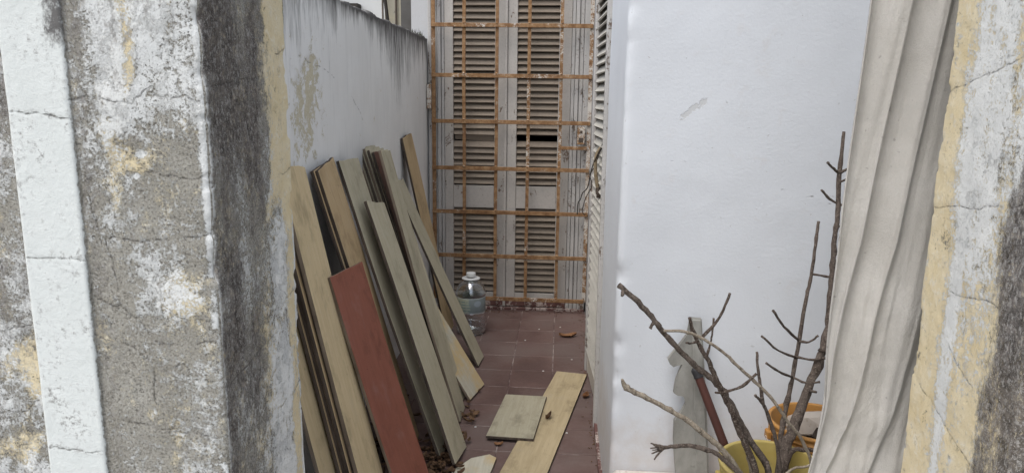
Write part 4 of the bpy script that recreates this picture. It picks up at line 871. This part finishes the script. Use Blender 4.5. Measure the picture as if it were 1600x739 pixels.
YC = YC + .020 * (fbm(XC * 9 + ZC * 9, ZC * 3 - XC * 5, 2, 407) - .5) * sstep(1.0, .5, ZC)
YC = np.maximum(YC, 1.338)
v, f = gridmesh(np.stack([XC, YC, ZC], -1))
cu = mesh('curtain', v, f, 'cloth', None, (.83, 1.40, .26), True); md = cu.modifiers.new('thick', 'SOLIDIFY'); md.thickness = .003
tag(cu, 'dusty beige grey cloth curtain hanging behind the yellow pillar', 'curtain')
rod = empty('curtain_rod', (.83, 1.42, 2.27)); tag(rod, 'thin iron rod above, carrying the cloth curtain', 'rod')
v, f = tube([(.45, 1.415, 2.262), (.9, 1.415, 2.262), (1.4, 1.415, 2.262)], [.010] * 3, 10); mesh('bar', v, f, 'rustm', rod, (.9, 1.415, 2.262), True)
for x in (.70, 1.3):
    m = MB(); m.box(x - .012, x + .012, 1.310, 1.42, 2.246, 2.276); m.build('bracket', 'rustm', rod)

# ================================================================== CABLES AT THE SIDE SHUTTER
cb_ = mesh('cable', *tube([(.172, 2.95, 1.132), (.151, 2.95, 1.082), (.13, 3.0, 1.02), (.116, 3.0, .945), (.106, 3.0, .925), (.093, 3.0, .912), (.085, 3.0, .885), (.076, 3.0, .869), (.074, 3.0, .822)], [.0026] * 9, 7), 'cable', None, (.172, 2.95, 1.132), True)
tag(cb_, 'black loose cable hanging in kinks off the side shutter', 'cable', 'loose cables by the side shutter')
c2 = mesh('cable', *tube([(.171, 2.97, 1.120), (.14, 2.985, 1.03), (.123, 3.0, .985), (.132, 3.0, .945), (.107, 3.0, .891), (.095, 3.0, .836), (.107, 3.0, .82)], [.0019] * 7, 7), 'cable', None, (.171, 2.97, 1.12), True)
tag(c2, 'thinner black cable ending in a small hook beside the kinked one', 'cable', 'loose cables by the side shutter')
stp = empty('strap', (.172, 2.99, 1.119)); tag(stp, 'brown strap with dark buckle hanging off the side shutter', 'strap')
mesh('band', *tube([(.174, 2.99, 1.119), (.150, 2.985, 1.085), (.142, 2.985, 1.04), (.148, 2.985, .974), (.157, 2.985, .930)], [.005, .007, .0075, .008, .008], 8), 'cloth2', stp, (.172, 2.99, 1.119), True)
mesh('buckle', *tube([(.155, 2.985, .940), (.159, 2.985, .915), (.160, 2.985, .895)], [.009, .013, .009], 8, .1), 'edge', stp, (.155, 2.985, .94), True)

# ================================================================== LEAVES, CHIPS, LITTER
def leaf_geo(L, W, curl, seed):
    r = random.Random(seed); v, f = [], []; n = 6
    for i in range(n + 1):
        t = i / n; hw = W * (math.sin(math.pi * min(1, t * .95 + .03)) ** .8) * r.uniform(.85, 1.1)
        for j in (-1, 0, 1): v.append(((t - .5) * L, j * hw, .003 + curl * (j * j) * (.6 + .4 * r.random()) + curl * .9 * (2 * t - 1) ** 2 * r.uniform(.6, 1)))
    for i in range(n):
        for j in range(2): a_ = i * 3 + j; f.append([a_, a_ + 3, a_ + 4, a_ + 1])
    return v, f
def leaf(x, y, L, W, curl, rot, mat, label, seed, group='dry leaves on the tiles', z=0):
    v, f = leaf_geo(L, W, curl, seed); me = bpy.data.meshes.new('dry_leaf'); me.from_pydata(v, [], f); me.materials.append(M[mat])
    o = bpy.data.objects.new('dry_leaf', me); link(o); o.location = (x, y, z - min(q[2] for q in v) + .0008); o.rotation_euler = (0, 0, rot); md = o.modifiers.new('thick', 'SOLIDIFY'); md.thickness = .0006; md.offset = 1
    return tag(o, label, 'leaf', group)
leaf(.062, 3.835, .10, .026, .016, .2, 'leaf', 'largest curled brown leaf on the bare tiles near the grille', 1)
leaf(.135, 3.02, .05, .016, .012, 1.2, 'leaf', 'curled brown leaf at the foot of the right wall', 2)
leaf(-.332, 2.78, .05, .016, .014, .7, 'leafd', 'grey brown shrivelled leaf at the foot of the narrow olive plank', 5)
leaf(-.21, 2.535, .035, .012, .010, .2, 'leaf', 'thin brown leaf under the front edge of the short floor plank', 7)
leaf(-.025, 2.76, .05, .010, .018, 1.1, 'leafd', 'curled twig like leaf beside the short floor plank', 8, z=.0118)
rr = random.Random(4)
for k, (x, y) in enumerate(((-.315, 2.68), (.08, 3.48), (-.06, 3.31), (-.17, 3.75), (.02, 4.0), (-.1, 3.95), (.05, 2.66))):
    v = [(rr.uniform(.6, 1) * .006 * math.cos(t), rr.uniform(.6, 1) * .005 * math.sin(t), zz) for zz in (.0, .003) for t in (0, 1.3, 2.4, 3.6, 5)]
    f = [[4, 3, 2, 1, 0], [5, 6, 7, 8, 9]] + [[i, (i + 1) % 5, 5 + (i + 1) % 5, 5 + i] for i in range(5)]
    o = mesh('plaster_chip', np.array(v) + [x, y, .0006], f, 'chipw', None, (x, y, .0006)); tag(o, 'tiny white plaster chip lying on the red tiles', 'chip', 'plaster chips on the tiles')
# litter of dead leaves behind and below the planks, and grit along the walls
vv, ff = [], []
for k in range(420):
    if k < 300: x, y = rr.uniform(-.72, -.33), rr.uniform(1.9, 3.1); x = x if rr.random() < .5 else rr.gauss(-.40, .035); y = y if rr.random() < .4 else rr.gauss(2.42, .14)
    elif k < 370: x, y = XR - .012 - abs(rr.gauss(0, .018)), rr.uniform(2.4, 4.3)
    else: x, y = rr.uniform(-.5, .15), 4.31 - abs(rr.gauss(0, .05))
    big = k < 300; v, f = leaf_geo(rr.uniform(.02, .05) if big else rr.uniform(.006, .014), rr.uniform(.006, .012) if big else .003, rr.uniform(.004, .014) if big else .002, k)
    a = rr.uniform(0, 6.3); tl = rr.uniform(-.4, .4) if big else 0; c, s_ = math.cos(a), math.sin(a); b0 = len(vv); z0 = rr.uniform(0, .022) if big else .0
    zz = [p[2] + p[0] * tl for p in v]; mn = min(zz)
    for p, q in zip(v, zz): vv.append((x + p[0] * c - p[1] * s_, y + p[0] * s_ + p[1] * c, q - mn + .001 + z0))
    ff += [[i + b0 for i in q] for q in f]
lt = mesh('leaf_litter', vv, ff, 'leafd', None, (-.4, 2.5, 0)); tag(lt, 'dead leaf litter and grit gathered behind the planks and along the walls', 'leaf litter', kind='stuff')
# moss tuft on the end of the boundary wall
vv, ff = [], []
for k in range(160):
    y = rr.gauss(4.18, .06); x = XL - rr.uniform(0, .12); h = rr.uniform(.012, .045); a = rr.uniform(0, 6.3); b0 = len(vv); w_ = .0022
    vv += [(x - w_ * math.cos(a), y - w_ * math.sin(a), 1.632), (x + w_ * math.cos(a), y + w_ * math.sin(a), 1.632), (x + rr.uniform(-.012, .012), y + rr.uniform(-.012, .012), 1.634 + h)]; ff.append([b0, b0 + 1, b0 + 2])
ms = mesh('moss', vv, ff, mat_plain('moss', (.03, .035, .02), (.07, .075, .045), 20, .95, .1), None, (XL - .06, 4.18, 1.63)); tag(ms, 'dark moss tuft on the end of the boundary wall', 'moss', kind='stuff')
